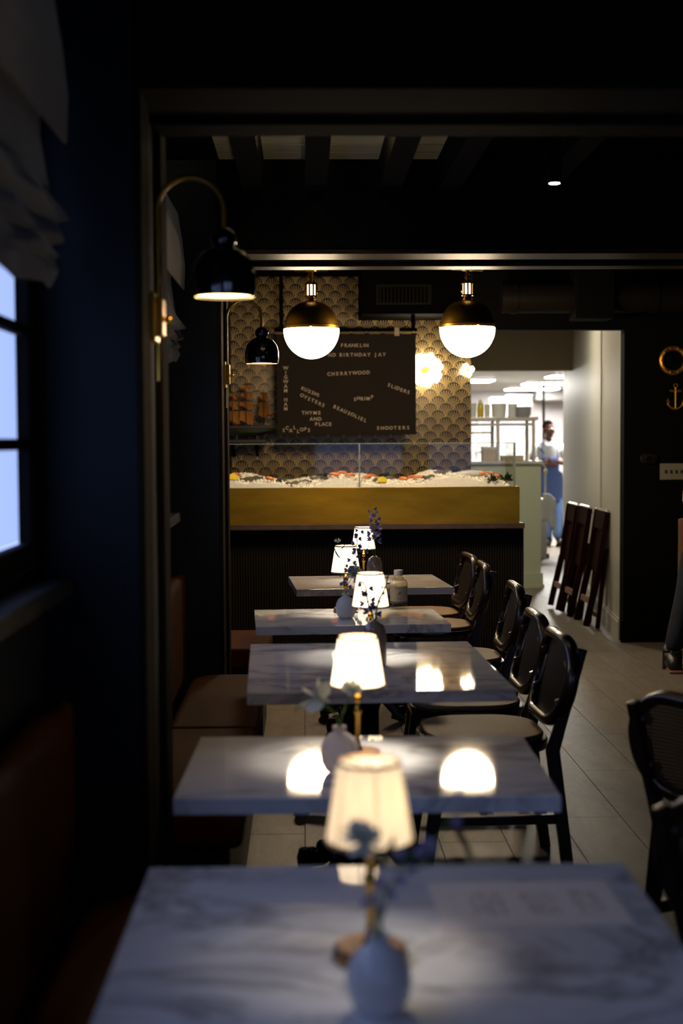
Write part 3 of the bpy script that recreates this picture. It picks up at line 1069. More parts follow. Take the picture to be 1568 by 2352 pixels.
# ------------------------------------------------------------------ cane chairs
def make_chair(label):
    """faces -X; origin on the floor under the seat centre"""
    t = thing('cane_chair', label, 'chair', group='cane-backed chairs on the aisle side')
    # seat: rounded pad on a frame
    sp = rrect(0.43, 0.45, 0.16, 8)
    part('seat', MB().prism(sp, 0.035, Matrix.Translation((0, 0, 0.425))), 'chair_wood', t, bevel=0.006)
    part('seat_pad', MB().prism([(x * 0.94, y * 0.94) for x, y in sp], 0.022, Matrix.Translation((0, 0, 0.458))), 'seat_pad', t, bevel=0.009, seg=3)
    lean = 0.22
    for s in (-1, 1):
        y = s * 0.185
        poly = [(0.275, 0), (0.315, 0), (0.262, 0.43), (0.28, 0.50), (0.354, 0.766), (0.32, 0.775), (0.243, 0.51), (0.216, 0.43)]
        part('rear_leg', MB().prism(poly, 0.026, Matrix.Translation((-0.03, y + 0.013, 0)) @ Matrix.Rotation(PI / 2, 4, 'X')), 'chair_wood', t, bevel=0.005)
        part('front_leg', MB().prism([(-0.235, 0), (-0.20, 0), (-0.135, 0.43), (-0.185, 0.43)], 0.026, Matrix.Translation((0, y + 0.013, 0)) @ Matrix.Rotation(PI / 2, 4, 'X')), 'chair_wood', t, bevel=0.005)
        part('back_spacer', MB().bar((0.222, y * 0.95, 0.585), (0.262, y * 0.95, 0.60), 0.02, 0.025).bar((0.252, y * 0.95, 0.715), (0.29, y * 0.95, 0.725), 0.02, 0.025), 'chair_wood', t, bevel=0.003, seg=1)['kind'] = 'stuff'
        part('side_stretcher', MB().bar((-0.19, y, 0.2), (0.225, y, 0.2), 0.02, 0.032), 'chair_wood', t, bevel=0.004)
    part('cross_stretcher', MB().bar((0.0, -0.185, 0.2), (0.0, 0.185, 0.2), 0.024, 0.032), 'chair_wood', t, bevel=0.004)
    part('cross_stretcher', MB().bar((-0.165, -0.185, 0.3), (-0.165, 0.185, 0.3), 0.02, 0.03), 'chair_wood', t, bevel=0.004)
    # back: thick bent frame with woven cane, leaning back and slightly curved
    W_, H_ = 0.47, 0.315
    mtx = Matrix.Translation((0.235, 0, 0.655)) @ Matrix.Rotation(lean, 4, 'Y') @ Matrix.Rotation(PI / 2, 4, 'Z') @ Matrix.Rotation(PI / 2, 4, 'X')

    def bend(p):
        return Vector((p[0], p[1], p[2] + 0.55 * p[0] * p[0]))
    path = rrect(W_ - 0.034, H_ - 0.034, 0.128, 8)
    sec = rrect(0.034, 0.044, 0.014, 3)
    v, f = [], []
    m_ = len(path)
    for k, (x, y) in enumerate(path):
        x0, y0 = path[k - 1]
        x1, y1 = path[(k + 1) % m_]
        tx, ty = x1 - x0, y1 - y0
        L = math.hypot(tx, ty)
        nx, ny = ty / L, -tx / L
        for su, sv in sec:
            v.append(mtx @ bend((x + nx * su, y + ny * su, sv)))
    q = len(sec)
    for k in range(m_):
        l = (k + 1) % m_
        for j in range(q):
            j2 = (j + 1) % q
            f.append((k * q + j, k * q + j2, l * q + j2, l * q + j))
    fr = MB().add(v, f)
    back = part('back_frame', fr, 'chair_wood', t)
    wv = MB()
    w2, h2, rr = W_ / 2 - 0.024, H_ / 2 - 0.024, 0.115

    def half(u, a, b, r):
        e = max(0.0, abs(u) - (b - r))
        return a - r + math.sqrt(max(0.0, r * r - e * e)) if e > 0 else a
    k = -h2 + 0.006
    while k < h2:
        hw = half(k, w2, h2, rr)
        for seg_ in range(4):
            xa, xb = -hw + 2 * hw * seg_ / 4, -hw + 2 * hw * (seg_ + 1) / 4
            pts = [bend((xa, k - 0.0028, 0.012)), bend((xb, k - 0.0028, 0.012)), bend((xb, k + 0.0028, 0.012)), bend((xa, k + 0.0028, 0.012))]
            top = [p + Vector((0, 0, 0.002)) for p in pts]
            wv.add(pts + top, [(0, 3, 2, 1), (4, 5, 6, 7), (0, 1, 5, 4), (2, 3, 7, 6)], mtx)
        k += 0.0105
    k = -w2 + 0.006
    while k < w2:
        hh = half(k, h2, w2, rr)
        pts = [bend((k - 0.0028, -hh, 0.010)), bend((k + 0.0028, -hh, 0.010)), bend((k + 0.0028, hh, 0.010)), bend((k - 0.0028, hh, 0.010))]
        top = [p + Vector((0, 0, 0.002)) for p in pts]
        wv.add(pts + top, [(0, 3, 2, 1), (4, 5, 6, 7), (1, 2, 6, 5), (3, 0, 4, 7)], mtx)
        k += 0.0105
    cw_ = part('cane_weave', wv, 'cane', back, smooth=False)
    cw_['kind'] = 'stuff'
    return t


CH = [
    (0.60, 4.84, 0.05, 'cane-backed chair at the deep middle table, nearer one, its rear post standing out'),
    (0.61, 5.42, 0.02, 'cane-backed chair whose weave lets light through in bright dots'),
    (0.69, 6.50, 0.0, 'cane-backed chair standing clear before the bar corner, bright curved top rail'),
    (0.68, 7.60, 0.0, 'cane-backed chair beside the farthest table, nearer of its two'),
    (0.67, 8.15, 0.08, 'cane-backed chair farthest down the row, mostly hidden behind the next'),
    (1.225, 3.70, -2.66, 'dark cane-backed chair near the right edge of the picture, on the open floor'),
    (1.03, 2.63, -2.66, 'nearest dark chair, cut off by the right edge of the picture, beside the menu'),
]
ch0 = make_chair(CH[0][3])
for k, (x, y, rz, lab) in enumerate(CH):
    if k == 0:
        ch0.location = (x, y, 0)
        ch0.rotation_euler = (0, 0, rz)
    else:
        dup(ch0, (x, y, 0), rz, lab)

# ------------------------------------------------------------------ table lamps
def make_lamp(label, power, shade):
    t = thing('table_lamp', label, 'lamp', group='small brass table lamps with pleated shades')
    part('base', MB().lathe([(0.0, 0), (0.05, 0.0), (0.051, 0.003), (0.05, 0.018), (0.046, 0.021), (0.0, 0.022)], 32), 'lamp_wood', t)
    part('base_rim', MB().lathe([(0.0505, 0.0035), (0.0525, 0.0045), (0.0525, 0.0075), (0.0505, 0.0085)], 32, closed=True), 'brass_shiny', t)
    part('stem', MB().lathe([(0.012, 0.022), (0.007, 0.03), (0.0052, 0.05), (0.0052, 0.10), (0.0095, 0.106), (0.0105, 0.111), (0.0085, 0.117), (0.0055, 0.122), (0.0055, 0.128), (0.0095, 0.133), (0.0105, 0.138), (0.008, 0.144), (0.0045, 0.15), (0.0045, 0.265), (0.003, 0.272), (0.0, 0.273)], 16), 'brass_shiny', t)
    zb, zt, rb, rt, th = 0.166, 0.277, 0.060, 0.0425, 0.0008
    sh = part('shade', MB().lathe([(rb, zb), (rt, zt), (rt - th, zt), (rb - th, zb)], 72, closed=True, flute=0.010, nf=24), shade, t)
    for r_, z_ in ((rt, zt - 0.004), (rb, zb - 0.001)):
        part('trim_ring', MB().lathe([(r_ - 0.001, z_), (r_ + 0.0016, z_), (r_ + 0.0016, z_ + 0.005), (r_ - 0.001, z_ + 0.005)], 48, closed=True), 'seam', sh)
    sm = MB()
    for k in range(6):
        a = 2 * PI * k / 6 + 0.35
        sm.tube([((rb + 0.001) * math.cos(a), (rb + 0.001) * math.sin(a), zb), ((rt + 0.001) * math.cos(a), (rt + 0.001) * math.sin(a), zt)], 0.0009, 5)
    part('seam', sm, 'seam', sh)
    cr = MB()
    for k in range(3):
        a = 2 * PI * k / 3
        cr.tube([(0, 0, 0.264), (rt * math.cos(a), rt * math.sin(a), zt - 0.003)], 0.0012, 6)
    part('carrier', cr, 'brass_shiny', t)
    l = bpy.data.lights.new('lamp_bulb', 'POINT')
    l.energy = power
    l.color = (1.0, 0.89, 0.73)
    l.shadow_soft_size = 0.014
    o = bpy.data.objects.new('lamp_bulb', l)
    COL.objects.link(o)
    o.parent = t
    o.location = (0.016, -0.004, 0.228)
    return t


LP = [((850, 2202), 0.2, 'nearest brass table lamp, cream pleated shade glowing softly, out of focus'),
      ((822, 1743), 1.0, 'brass table lamp with brightly glowing white shade behind the white vase with narcissus'),
      ((851, 1508), 1.0, 'brass table lamp on the deep middle table, twig silhouettes before its shade'),
      ((794, 1406), 1.0, 'brass table lamp behind the round white vase with blue flowers'),
      ((835, 1337), 1.0, 'farthest brass table lamp, beside the tall delphinium')]
for (p, k, lab) in LP:
    t = make_lamp(lab, LAMP_W * k, 'shade' if k == 1.0 else 'shade_soft')
    t.location = atz(p[0], p[1], 0.75)
    t.rotation_euler = (0, 0, random.random())


# ------------------------------------------------------------------ vases and flowers
def bulb_vase(label, p, s=1.0, m_='white_vase'):
    t = thing('bud_vase', label, 'vase', atz(p[0], p[1], 0.75), 0, 'bud vases on the tables')
    pr = [(0.0, 0.0), (0.022, 0.0), (0.031, 0.005), (0.039, 0.021), (0.0415, 0.040), (0.039, 0.058), (0.031, 0.074), (0.019, 0.083), (0.0138, 0.0865), (0.0128, 0.092), (0.0142, 0.099), (0.0125, 0.0985), (0.010, 0.092), (0.010, 0.084), (0.0, 0.078)]
    part('body', MB().lathe([(r * s, z * s) for r, z in pr], 36), m_, t)
    return t


def dome_vase(label, p):
    t = thing('bud_vase', label, 'vase', atz(p[0], p[1], 0.75), 0, 'bud vases on the tables')
    pr = [(0.0, 0.0), (0.034, 0.0), (0.038, 0.006), (0.0385, 0.09), (0.036, 0.112), (0.028, 0.13), (0.014, 0.14), (0.009, 0.143), (0.008, 0.138), (0.008, 0.12), (0.0, 0.11)]
    part('body', MB().lathe(pr, 36), 'smoked', t)
    return t


def curve_pts(pts, n=10):
    out = []
    P = [Vector(p) for p in pts]
    P = [P[0] * 2 - P[1]] + P + [P[-1] * 2 - P[-2]]
    for i in range(1, len(P) - 2):
        for k in range(n):
            t = k / n
            a, b, c, d = P[i - 1], P[i], P[i + 1], P[i + 2]
            out.append(0.5 * ((2 * b) + (c - a) * t + (2 * a - 5 * b + 4 * c - d) * t * t + (3 * b - a - 3 * c + d) * t ** 3))
    out.append(P[-2])
    return out


def petal(mb, c, d, L, wdt, curl=0.3, thick=0.0006):
    """pointed petal from c along d"""
    c, d = Vector(c), Vector(d).normalized()
    s = d.cross(Vector((0.13, 0.37, 0.92))).normalized()
    n = s.cross(d).normalized()
    rows = []
    for k in range(6):
        t = k / 5
        w = wdt * math.sin(PI * min(1, t * 0.93 + 0.07)) ** 0.8 + 0.0004
        p = c + d * (L * t) + n * (L * curl * t * t)
        rows.append((p - s * w, p + n * (w * 0.25), p + s * w))
    top = [q for r in rows for q in r]
    bot = [q - n * thick for q in top]
    f = []
    o = len(top)
    for k in range(5):
        for j in range(2):
            a = k * 3 + j
            f.append((a, a + 1, a + 4, a + 3))
            f.append((o + a, o + a + 3, o + a + 4, o + a + 1))
    for k in range(5):
        f.append((k * 3, k * 3 + 3, o + k * 3 + 3, o + k * 3))
        f.append((k * 3 + 2, o + k * 3 + 2, o + k * 3 + 5, k * 3 + 5))
    mb.add(top + bot, f)


def blossom(mb, c, d, R, n=5, wdt=0.42, cup=0.7):
    d = Vector(d).normalized()
    u = d.orthogonal().normalized()
    w = d.cross(u)
    a0 = random.random() * 6
    for k in range(n):
        a = a0 + 2 * PI * k / n
        petal(mb, c, (u * math.cos(a) + w * math.sin(a)) + d * cup, R, R * wdt, 0.15)


def stem_flower(name, label, group, base, pts, r, blossoms, pm, spur=0.012, leaves=(), hook=True):
    """a cut flower standing in a vase: stem, blossoms, leaves. pts: stem path (world), blossoms: (point, direction, radius)"""
    base = Vector(base)
    t = thing(name, label, 'flower', base, 0, group)
    path = curve_pts([Vector(p) - base for p in pts], 6)
    part('stem', MB().tube(path, [r * (1 - 0.5 * k / len(path)) for k in range(len(path))], 6), 'stem', t)
    for (c, d, R, np_, cup) in blossoms:
        m = MB()
        c = Vector(c) - base
        blossom(m, c, d, R, np_, 0.45, cup)
        m.ball(c, R * 0.22, 6, 5)
        q = min(path, key=lambda s_: (s_ - c).length)
        b_ = part('blossom', m, pm if not isinstance(pm, list) else random.choice(pm), t)
        if (q - c).length > 0.004:
            part('stalk', MB().tube([q, (q + c) / 2 + Vector((0, 0, 0.002)), c], r * 0.45, 5), 'stem', b_)
    for (c, d, L) in leaves:
        m = MB()
        petal(m, Vector(c) - base, d, L, L * 0.16, 0.4, 0.0008)
        part('leaf', m, 'leaf', t)
    return t


v5 = bulb_vase('nearest bud vase, round and white, dark against the light on the menu table', (870, 2322))
v4 = bulb_vase('round white bud vase with white narcissus stems', (780, 1774), 1.02, 'opal_vase')
v2 = bulb_vase('round white bud vase with blue flowers, beside the water bottle', (794, 1419))
v3 = dome_vase('smoky domed vase with dark twigs on the deep middle table', (860, 1528))
v1 = dome_vase('smoky domed vase holding the tall delphinium on the farthest table', (860, 1343))


def rnd(s):
    return Vector((random.uniform(-s, s), random.uniform(-s, s), random.uniform(-s, s)))


def spike(label, vase, pix, Y, n0, n1, nb, R, pm, name='delphinium', group='blue delphinium stems', extra=(), leaves=(), sr=0.0016):
    P = [vase.location + Vector((0, 0, 0.06))] + [at(px, py, Y + dy) for px, py, dy in pix]
    path = curve_pts(P, 12)
    bl = []
    L = len(path)
    for k in range(nb):
        t = n0 + (n1 - n0) * k / max(1, nb - 1)
        q = path[min(L - 1, int(t * (L - 1)))]
        a = k * 2.4
        off = Vector((math.cos(a), math.sin(a) * 0.8, 0.1)) * R * (1.15 - 0.5 * t)
        bl.append((q + off, off + Vector((0, 0, -0.002)) + rnd(0.004), R * (1.1 - 0.45 * t), 6, 0.9))
    bl += list(extra)
    return stem_flower(name, label, group, vase.location + Vector((0, 0, 0.06)), P, sr, bl, pm, leaves=leaves)


Y1, Y2, Y3, Y4, Y5 = [v.location.y for v in (v1, v2, v3, v4, v5)]
spike('tall upright delphinium with lilac bells in the farthest vase', v1, [(862, 1275, 0), (858, 1235, 0), (862, 1205, 0.01), (855, 1170, 0)], Y1, 0.45, 1.0, 19, 0.024, ['lilac_petal', 'lilac_petal', 'blue_petal'])
spike('blue delphinium branch bent left across the farthest lamp shade', v1, [(858, 1276, 0), (848, 1254, 0), (826, 1268, -0.03), (819, 1240, -0.03), (826, 1218, -0.03)], Y1, 0.55, 1.0, 10, 0.021, 'blue_petal')
spike('blue stem rising from the round vase beside the bottle', v2, [(797, 1345, 0), (803, 1310, 0), (815, 1275, 0), (820, 1240, 0.0)], Y2, 0.45, 0.95, 10, 0.018, ['blue_petal', 'blue_petal', 'lilac_petal'])
spike('short blue stem at the neck of the round vase beside the bottle', v2, [(793, 1350, 0), (789, 1330, -0.01), (798, 1300, -0.01)], Y2, 0.35, 1.0, 7, 0.015, 'blue_petal')
c_ = at(812, 1322, Y2)
stem_flower('white_bloom', 'full white bloom with greenish throat above the round vase', 'white blooms', v2.location + Vector((0, 0, 0.06)),
            [v2.location + Vector((0, 0, 0.06)), at(797, 1348, Y2), c_], 0.0018,
            [(c_, (0.3, -0.7, 0.5), 0.042, 8, 0.6), (c_ + Vector((0.006, -0.004, 0.01)), (0.1, -0.6, 0.7), 0.034, 7, 1.0)], 'white_petal')
stem_flower('wilted_bloom', 'small dim flower sprig leaning left above the second lamp', 'sprigs', v2.location + Vector((0, 0, 0.06)),
            [v2.location + Vector((0, 0, 0.06)), at(792, 1345, Y2), at(782, 1290, Y2 + 0.02), at(774, 1250, Y2 + 0.03)], 0.0014,
            [(at(775, 1245, Y2 + 0.03), (0, -0.3, 1), 0.018, 5, 0.8)], 'white_petal', leaves=[(at(781, 1282, Y2 + 0.02), (-1, 0, 0.9), 0.045), (at(780, 1262, Y2 + 0.02), (1, 0, 0.5), 0.035)])
spike('dark twig with blue buds leaning left in the middle vase', v3, [(858, 1425, 0), (846, 1390, -0.01), (838, 1345, -0.01), (826, 1335, 0)], Y3, 0.35, 0.75, 10, 0.018, 'blue_petal', name='twig_sprig', group='twigs in the middle vase', sr=0.0036)
spike('dark twig curving right in the middle vase', v3, [(862, 1425, 0), (868, 1385, 0), (884, 1350, 0), (892, 1318, 0)], Y3, 0.35, 0.95, 7, 0.009, 'leaf', name='twig_sprig', group='twigs in the middle vase', sr=0.004)
# narcissus on the second table
b4 = v4.location + Vector((0, 0, 0.07))
c_ = at(728, 1605, Y4)
stem_flower('narcissus', 'white narcissus wide open, leaning left from the vase', 'narcissus stems', b4, [b4, at(776, 1652, Y4), at(757, 1628, Y4), c_], 0.0034,
            [(c_, (-0.55, -0.55, 0.45), 0.046, 6, 0.30)], 'white_petal', leaves=[(at(700, 1612, Y4 + 0.02), (-0.5, 0.1, -0.8), 0.03)])
c_ = at(805, 1594, Y4 + 0.05)
stem_flower('narcissus', 'white narcissus bud behind the lamp stem', 'narcissus stems', b4, [b4, at(783, 1652, Y4), at(792, 1626, Y4 + 0.03), c_], 0.003,
            [(c_, (0.2, -0.2, 0.9), 0.034, 6, 1.1)], 'white_petal')
# flowers in the nearest vase
for (pix, lab, pm, nb, R) in (
        ([(878, 2100, 0), (905, 2020, 0.0), (955, 1955, 0.0), (1000, 1935, 0), (1060, 1830, 0)], 'blurred blue delphinium arching right above the menu', 'lilac_petal', 7, 0.014),
        ([(872, 2100, 0), (880, 2050, -0.02), (930, 2010, -0.02), (1010, 1955, 0)], 'blurred dark spray low on the right of the nearest vase', ['lilac_petal', 'leaf'], 5, 0.012),
        ([(862, 2105, 0), (850, 2075, -0.02), (846, 2060, -0.02)], 'blurred blue flower at the neck of the nearest vase', 'lilac_petal', 4, 0.010)):
    spike(lab, v5, pix, Y5, 0.45, 1.0, nb, R, pm, group='flowers in the nearest vase')
c_ = at(838, 1935, Y5 + 0.02)
stem_flower('white_bloom', 'pale grey-white bloom before the nearest lamp shade', 'flowers in the nearest vase', v5.location + Vector((0, 0, 0.06)),
            [v5.location + Vector((0, 0, 0.06)), at(868, 2105, Y5), at(852, 2030, Y5), c_], 0.002,
            [(c_, (-0.2, -0.8, 0.3), 0.030, 7, 0.7), (c_ + Vector((-0.012, 0, 0.008)), (-0.5, -0.4, 0.5), 0.024, 6, 0.9)], 'white_petal',
            leaves=[(at(858, 2000, Y5), (0.5, -0.2, 0.5), 0.05)])

# bottle of water
bt = thing('water_bottle', 'clear water bottle with white cap and cream script label', 'bottle', atz(915, 1398, 0.75))
part('glass_body', MB().lathe([(0.0, 0.0), (0.034, 0.0), (0.0375, 0.005), (0.0385, 0.012), (0.0385, 0.108), (0.036, 0.118), (0.028, 0.127), (0.019, 0.132), (0.017, 0.138), (0.017, 0.146)], 40), 'clear', bt)
part('cap', MB().lathe([(0.0, 0.165), (0.0185, 0.165), (0.0195, 0.162), (0.0195, 0.143), (0.0185, 0.142), (0.0, 0.142)], 40, flute=0.012, nf=20), 'cap', bt)
lb = MB()
n_ = 20
v, f = [], []
for k in range(n_ + 1):
    a = -PI / 2 - 1.25 + 2.5 * k / n_
    for z_ in (0.028, 0.098):
        v.append((0.0391 * math.cos(a), 0.0391 * math.sin(a), z_))
for k in range(n_):
    f.append((2 * k, 2 * k + 2, 2 * k + 3, 2 * k + 1))
lab_ = part('label', lb.add(v, f), 'label', bt)
v, f = [], []
for z0_, z1_ in ((0.0295, 0.0335),):
    for k in range(n_ + 1):
        a = -PI / 2 - 1.25 + 2.5 * k / n_
        for z_ in (z0_, z1_):
            v.append((0.0394 * math.cos(a), 0.0394 * math.sin(a), z_))
for k in range(n_):
    f.append((2 * k, 2 * k + 2, 2 * k + 3, 2 * k + 1))
part('band', MB().add(v, f), 'ink', lab_)
go = link('initial', GLYPH['script'], 'ink', lab_, loc=(-0.003, -0.0402, 0.058), rot=(PI / 2, 0, 0))
go.scale = (0.026, 0.026, 0.02)
part('fine_print', MB().cbox((-0.004, -0.0394, 0.0895), (0.03, 0.001, 0.0014)).cbox((0, -0.0394, 0.046), (0.018, 0.001, 0.0014)), 'ink', lab_, smooth=False)

# menu sheet
mc = [atz(985, 2030, 0.751), atz(1385, 2022, 0.751), atz(1015, 2135, 0.751), atz(1462, 2124, 0.751)]
cc = sum(mc, Vector()) / 4
ux = ((mc[1] - mc[0]) + (mc[3] - mc[2])).normalized()
w_ = ((mc[1] - mc[0]).length + (mc[3] - mc[2]).length) / 2
h_ = ((mc[2] - mc[0]).length + (mc[3] - mc[1]).length) / 2
ms_ = part('menu_sheet', MB().cbox((0, 0, 0.0006), (w_, h_, 0.0008)), 'paper', loc=(cc.x, cc.y, 0.7505), rot=(0, 0, math.atan2(ux.y, ux.x)), smooth=False)
tag(ms_, 'white printed menu sheet lying on the nearest table', 'menu')

# ------------------------------------------------------------------ sconces on the piers
def make_sconce(label):
    t = thing('arched_sconce', label, 'sconce', group='arched black sconces on the piers')
    part('backplate', MB().box((0, -0.05, -0.115), (0.012, 0.05, 0.0)).box((0.012, -0.034, -0.1), (0.028, 0.034, -0.012)), 'brass', t, bevel=0.003)
    part('knob', MB().ball((0.036, 0, -0.06), (0.01, 0.009, 0.009)), 'brass_shiny', t)
    part('lower_rod', MB().tube([(0.012, 0, -0.115), (0.012, 0, -0.205)], 0.0055, 10), 'brass_shiny', t)
    R = 0.078
    pth = [(0.014, 0, -0.02), (0.014, 0, 0.10), (0.014, 0, 0.175)] + arc((0.014 + R, 0, 0.195), R, PI, 0, 18) + [(0.014 + 2 * R, 0, 0.175), (0.014 + 2 * R, 0, 0.142)]
    part('arm', MB().tube(pth, 0.0065, 12), 'brass', t)
    cx = 0.014 + 2 * R
    part('swivel_knob', MB().ball((cx, 0, 0.128), (0.031, 0.031, 0.027), 20, 12), 'black_gloss', t)
    pr = [(0.0, 0.112), (0.022, 0.110), (0.05, 0.097), (0.068, 0.073), (0.0765, 0.04), (0.0765, 0.015), (0.073, -0.008), (0.0705, -0.008), (0.074, 0.015), (0.073, 0.04), (0.064, 0.072), (0.047, 0.094), (0.02, 0.106), (0.0, 0.108)]
    part('shade', MB().lathe(pr, 40, (cx, 0, 0.0)), 'black_gloss', t)
    part('bulb', MB().lathe([(0.0, -0.003), (0.06, -0.003), (0.0695, -0.002), (0.0695, 0.002), (0.0, 0.006)], 32, (cx, 0, 0.0)), 'sconce_glow', t)
    return t


s1 = make_sconce('nearer arched sconce with black dome shade on the first pier, large and blurred')
s1.location = (PX + 0.0, 3.40, 1.815)
s2 = dup(s1, (PX + 0.0, 6.38, 1.815), 0, 'farther arched sconce with black dome shade, before the fan wallpaper')

# ------------------------------------------------------------------ roman shades
def roman(a, b, label):
    t = thing('roman_shade', label, 'blind', (0, 0, 0), 0, 'grey linen roman shades')
    val = [(XW + 0.022, 2.40), (XW + 0.06, 2.42), (XW + 0.078, 2.30), (XW + 0.088, 2.20), (XW + 0.084, 2.10), (XW + 0.076, 2.10), (XW + 0.076, 2.2), (XW + 0.062, 2.3), (XW + 0.022, 2.36)]
    rot = Matrix.Translation((0, b, 0)) @ Matrix.Rotation(PI / 2, 4, 'X')
    part('valance', MB().prism([(x, z) for x, z in val], b - a, rot), 'linen', t, bevel=0.002, seg=1)
    rows = [(XW + 0.03, 2.40), (XW + 0.035, 2.12), (XW + 0.05, 2.0), (XW + 0.088, 1.935), (XW + 0.055, 1.93), (XW + 0.08, 1.895), (XW + 0.05, 1.892), (XW + 0.072, 1.86), (XW + 0.046, 1.858), (XW + 0.06, 1.825), (XW + 0.05, 1.80)]
    v, f = [], []
    ny = 24
    for j in range(ny + 1):
        y_ = a + 0.01 + (b - a - 0.02) * j / ny
        for k, (x, z) in enumerate(rows):
            wob = 0.006 * math.sin(j * 1.7 + k * 1.3) * (k > 0)
            sag = -0.03 * (1 - ((j / ny - 0.5) * 2) ** 2) * (k > 3)
            v.append((x + wob, y_, z + sag + wob))
    q = len(rows)
    for j in range(ny):
        for k in range(q - 1):
            f.append((j * q + k, (j + 1) * q + k, (j + 1) * q + k + 1, j * q + k + 1))
    o = len(v)
    v2_ = [(x - 0.006, y, z - 0.004) for x, y, z in v]
    f2 = [tuple(i + o for i in reversed(fc)) for fc in f]
    for j in (0, ny):
        for k in range(q - 1):
            f2.append((j * q + k, j * q + k + 1, o + j * q + k + 1, o + j * q + k))
    part('folded_fabric', MB().add(v + v2_, f + f2), 'linen', t)


roman(0.35, 3.08, 'grey linen roman shade gathered over the nearest window')
roman(3.86, 6.05, 'grey linen roman shade glimpsed behind the first pier')
roman(6.85, 9.0, 'grey linen roman shade over the window past the second pier')

# ------------------------------------------------------------------ pendants
def make_pendant(label):
    t = thing('globe_pendant', label, 'pendant lamp', group='brass and opal globe pendants over the bar')
    R = 0.167
    prof = [(R * math.cos(a), -R * 1.05 * math.sin(a)) for a in [k * PI / 2 / 12 for k in range(12)]] + [(0.0, -R * 1.05)]
    part('opal_globe', MB().lathe([(0.0, 0.004), (R * 0.98, 0.004)] + [(R, 0.0)] + prof[1:], 48), 'globe', t)
    dome = [(R * 0.985, 0.0), (R * 0.985, 0.022), (R * 0.955, 0.026), (R * 0.93, 0.055), (R * 0.85, 0.095), (R * 0.7, 0.128), (R * 0.5, 0.152), (R * 0.25, 0.166), (0.02, 0.17), (0.0, 0.17)]
    part('brass_dome', MB().lathe(dome, 48), 'brass', t)
    for k in range(3):
        a = 0.5 + k * 2 * PI / 3
        part('set_screw', MB().ball((R * math.cos(a), R * math.sin(a), 0.012), 0.007, 8, 6), 'brass_shiny', t)
    part('collar', MB().lathe([(0.015, 0.168), (0.026, 0.172), (0.03, 0.182), (0.024, 0.19), (0.03, 0.196), (0.018, 0.2)], 24), 'brass_shiny', t)
    part('socket_core', MB().lathe([(0.0, 0.200), (0.026, 0.200), (0.026, 0.266), (0.0, 0.266)], 24), 'socket_glow', t)
    part('socket_cap', MB().lathe([(0.0, 0.266), (0.038, 0.266), (0.038, 0.274), (0.022, 0.285), (0.012, 0.29), (0.0, 0.29)], 24), 'brass_shiny', t)
    part('socket_base', MB().lathe([(0.0, 0.195), (0.036, 0.195), (0.036, 0.203), (0.0, 0.203)], 24), 'brass_shiny', t)
    for k in range(9):
        a = k * 2 * PI / 9 + 0.2
        part('socket_bar', MB().cbox((0.033, 0, 0.2345), (0.008, 0.011, 0.064), Matrix.Rotation(a, 4, 'Z')), 'brass_shiny', t, bevel=0.002, seg=1)
    part('rod', MB().tube([(0, 0, 0.285), (0, 0, CEIL_B - 2.13)], 0.011, 12), 'brass', t)
    part('hook', MB().tube(arc((0, 0, 0.315), 0.018, -PI / 2, 1.4 * PI, 14, 'xz'), 0.005, 8), 'brass_shiny', t)
    part('ceiling_plate', MB().lathe([(0.0, 0.345), (0.035, 0.345), (0.038, 0.352), (0.012, 0.36), (0.0, 0.36)], 24).bar((-0.1, 0, 0.352), (0.1, 0, 0.352), 0.02, 0.012), 'brass', t)
    return t


p1 = make_pendant('brass and opal globe pendant hanging before the letter board')
p1.location = at(715, 757, 8.6)
p2 = dup(p1, at(1073, 754, 8.6), 0.3, 'brass and opal globe pendant hanging beside the kitchen opening')

# ------------------------------------------------------------------ bar: reeded front, counter, brass trough, glass, ice
YF = 9.26
XB = at(1203, 1230, YF).x
XBL = XW + 0.02
ZC = at(900, 1203, 9.2).z
bar = thing('bar_counter', 'dark reeded bar with brown stone top', 'bar')
part('carcass', MB().box((XBL, YF + 0.014, 0), (XB, 10.2, ZC - 0.037)), 'reed', bar, smooth=False)
rd = MB()
x = XBL + 0.009
while x < XB - 0.004:
    n_ = 5
    prof = [(0.0082 * math.cos(PI + PI * k / n_), 0.0082 * math.sin(PI + PI * k / n_) * 1.2) for k in range(n_ + 1)]
    vv = [(x + a_, YF + 0.014 + b_, z_) for z_ in (0.09, ZC - 0.042) for a_, b_ in prof]
    rd.add(vv, [(k, k + 1, n_ + 2 + k, n_ + 1 + k) for k in range(n_)])
    x += 0.0172
ro = part('reeding', rd, 'reed', bar, fix=False)
ro['kind'] = 'stuff'
part('kickboard', MB().box((XBL, YF + 0.0, 0), (XB, YF + 0.014, 0.088)), 'black_paint', bar, smooth=False)
part('stone_top', MB().box((XBL, 9.2, ZC - 0.037), (at(1205, 1205, 9.2).x, 10.25, ZC)), 'counter', bar, bevel=0.004)
tr = thing('seafood_display', 'brass-fronted seafood ice display with glass guard', 'display case')
ZT = at(900, 1119, 9.3).z
XT = at(1193, 1150, 9.3).x
YT1 = 10.0
m = MB()
m.box((XBL, 9.30, ZC), (XT, 9.325, ZT))
m.box((XT - 0.025, 9.325, ZC), (XT, YT1, ZT))
m.box((XBL, YT1 - 0.025, ZC), (XT - 0.025, YT1, ZT))
m.box((XBL, 9.325, ZC), (XT - 0.025, YT1 - 0.025, ZC + 0.05))
part('brass_trough', m, 'brass_sheet', tr, bevel=0.002, seg=1)
ZG = at(900, 1019, 9.36).z
xg = at(1183, 1050, 9.36).x
xs = at(825, 1050, 9.36).x
GB = ZT - 0.10
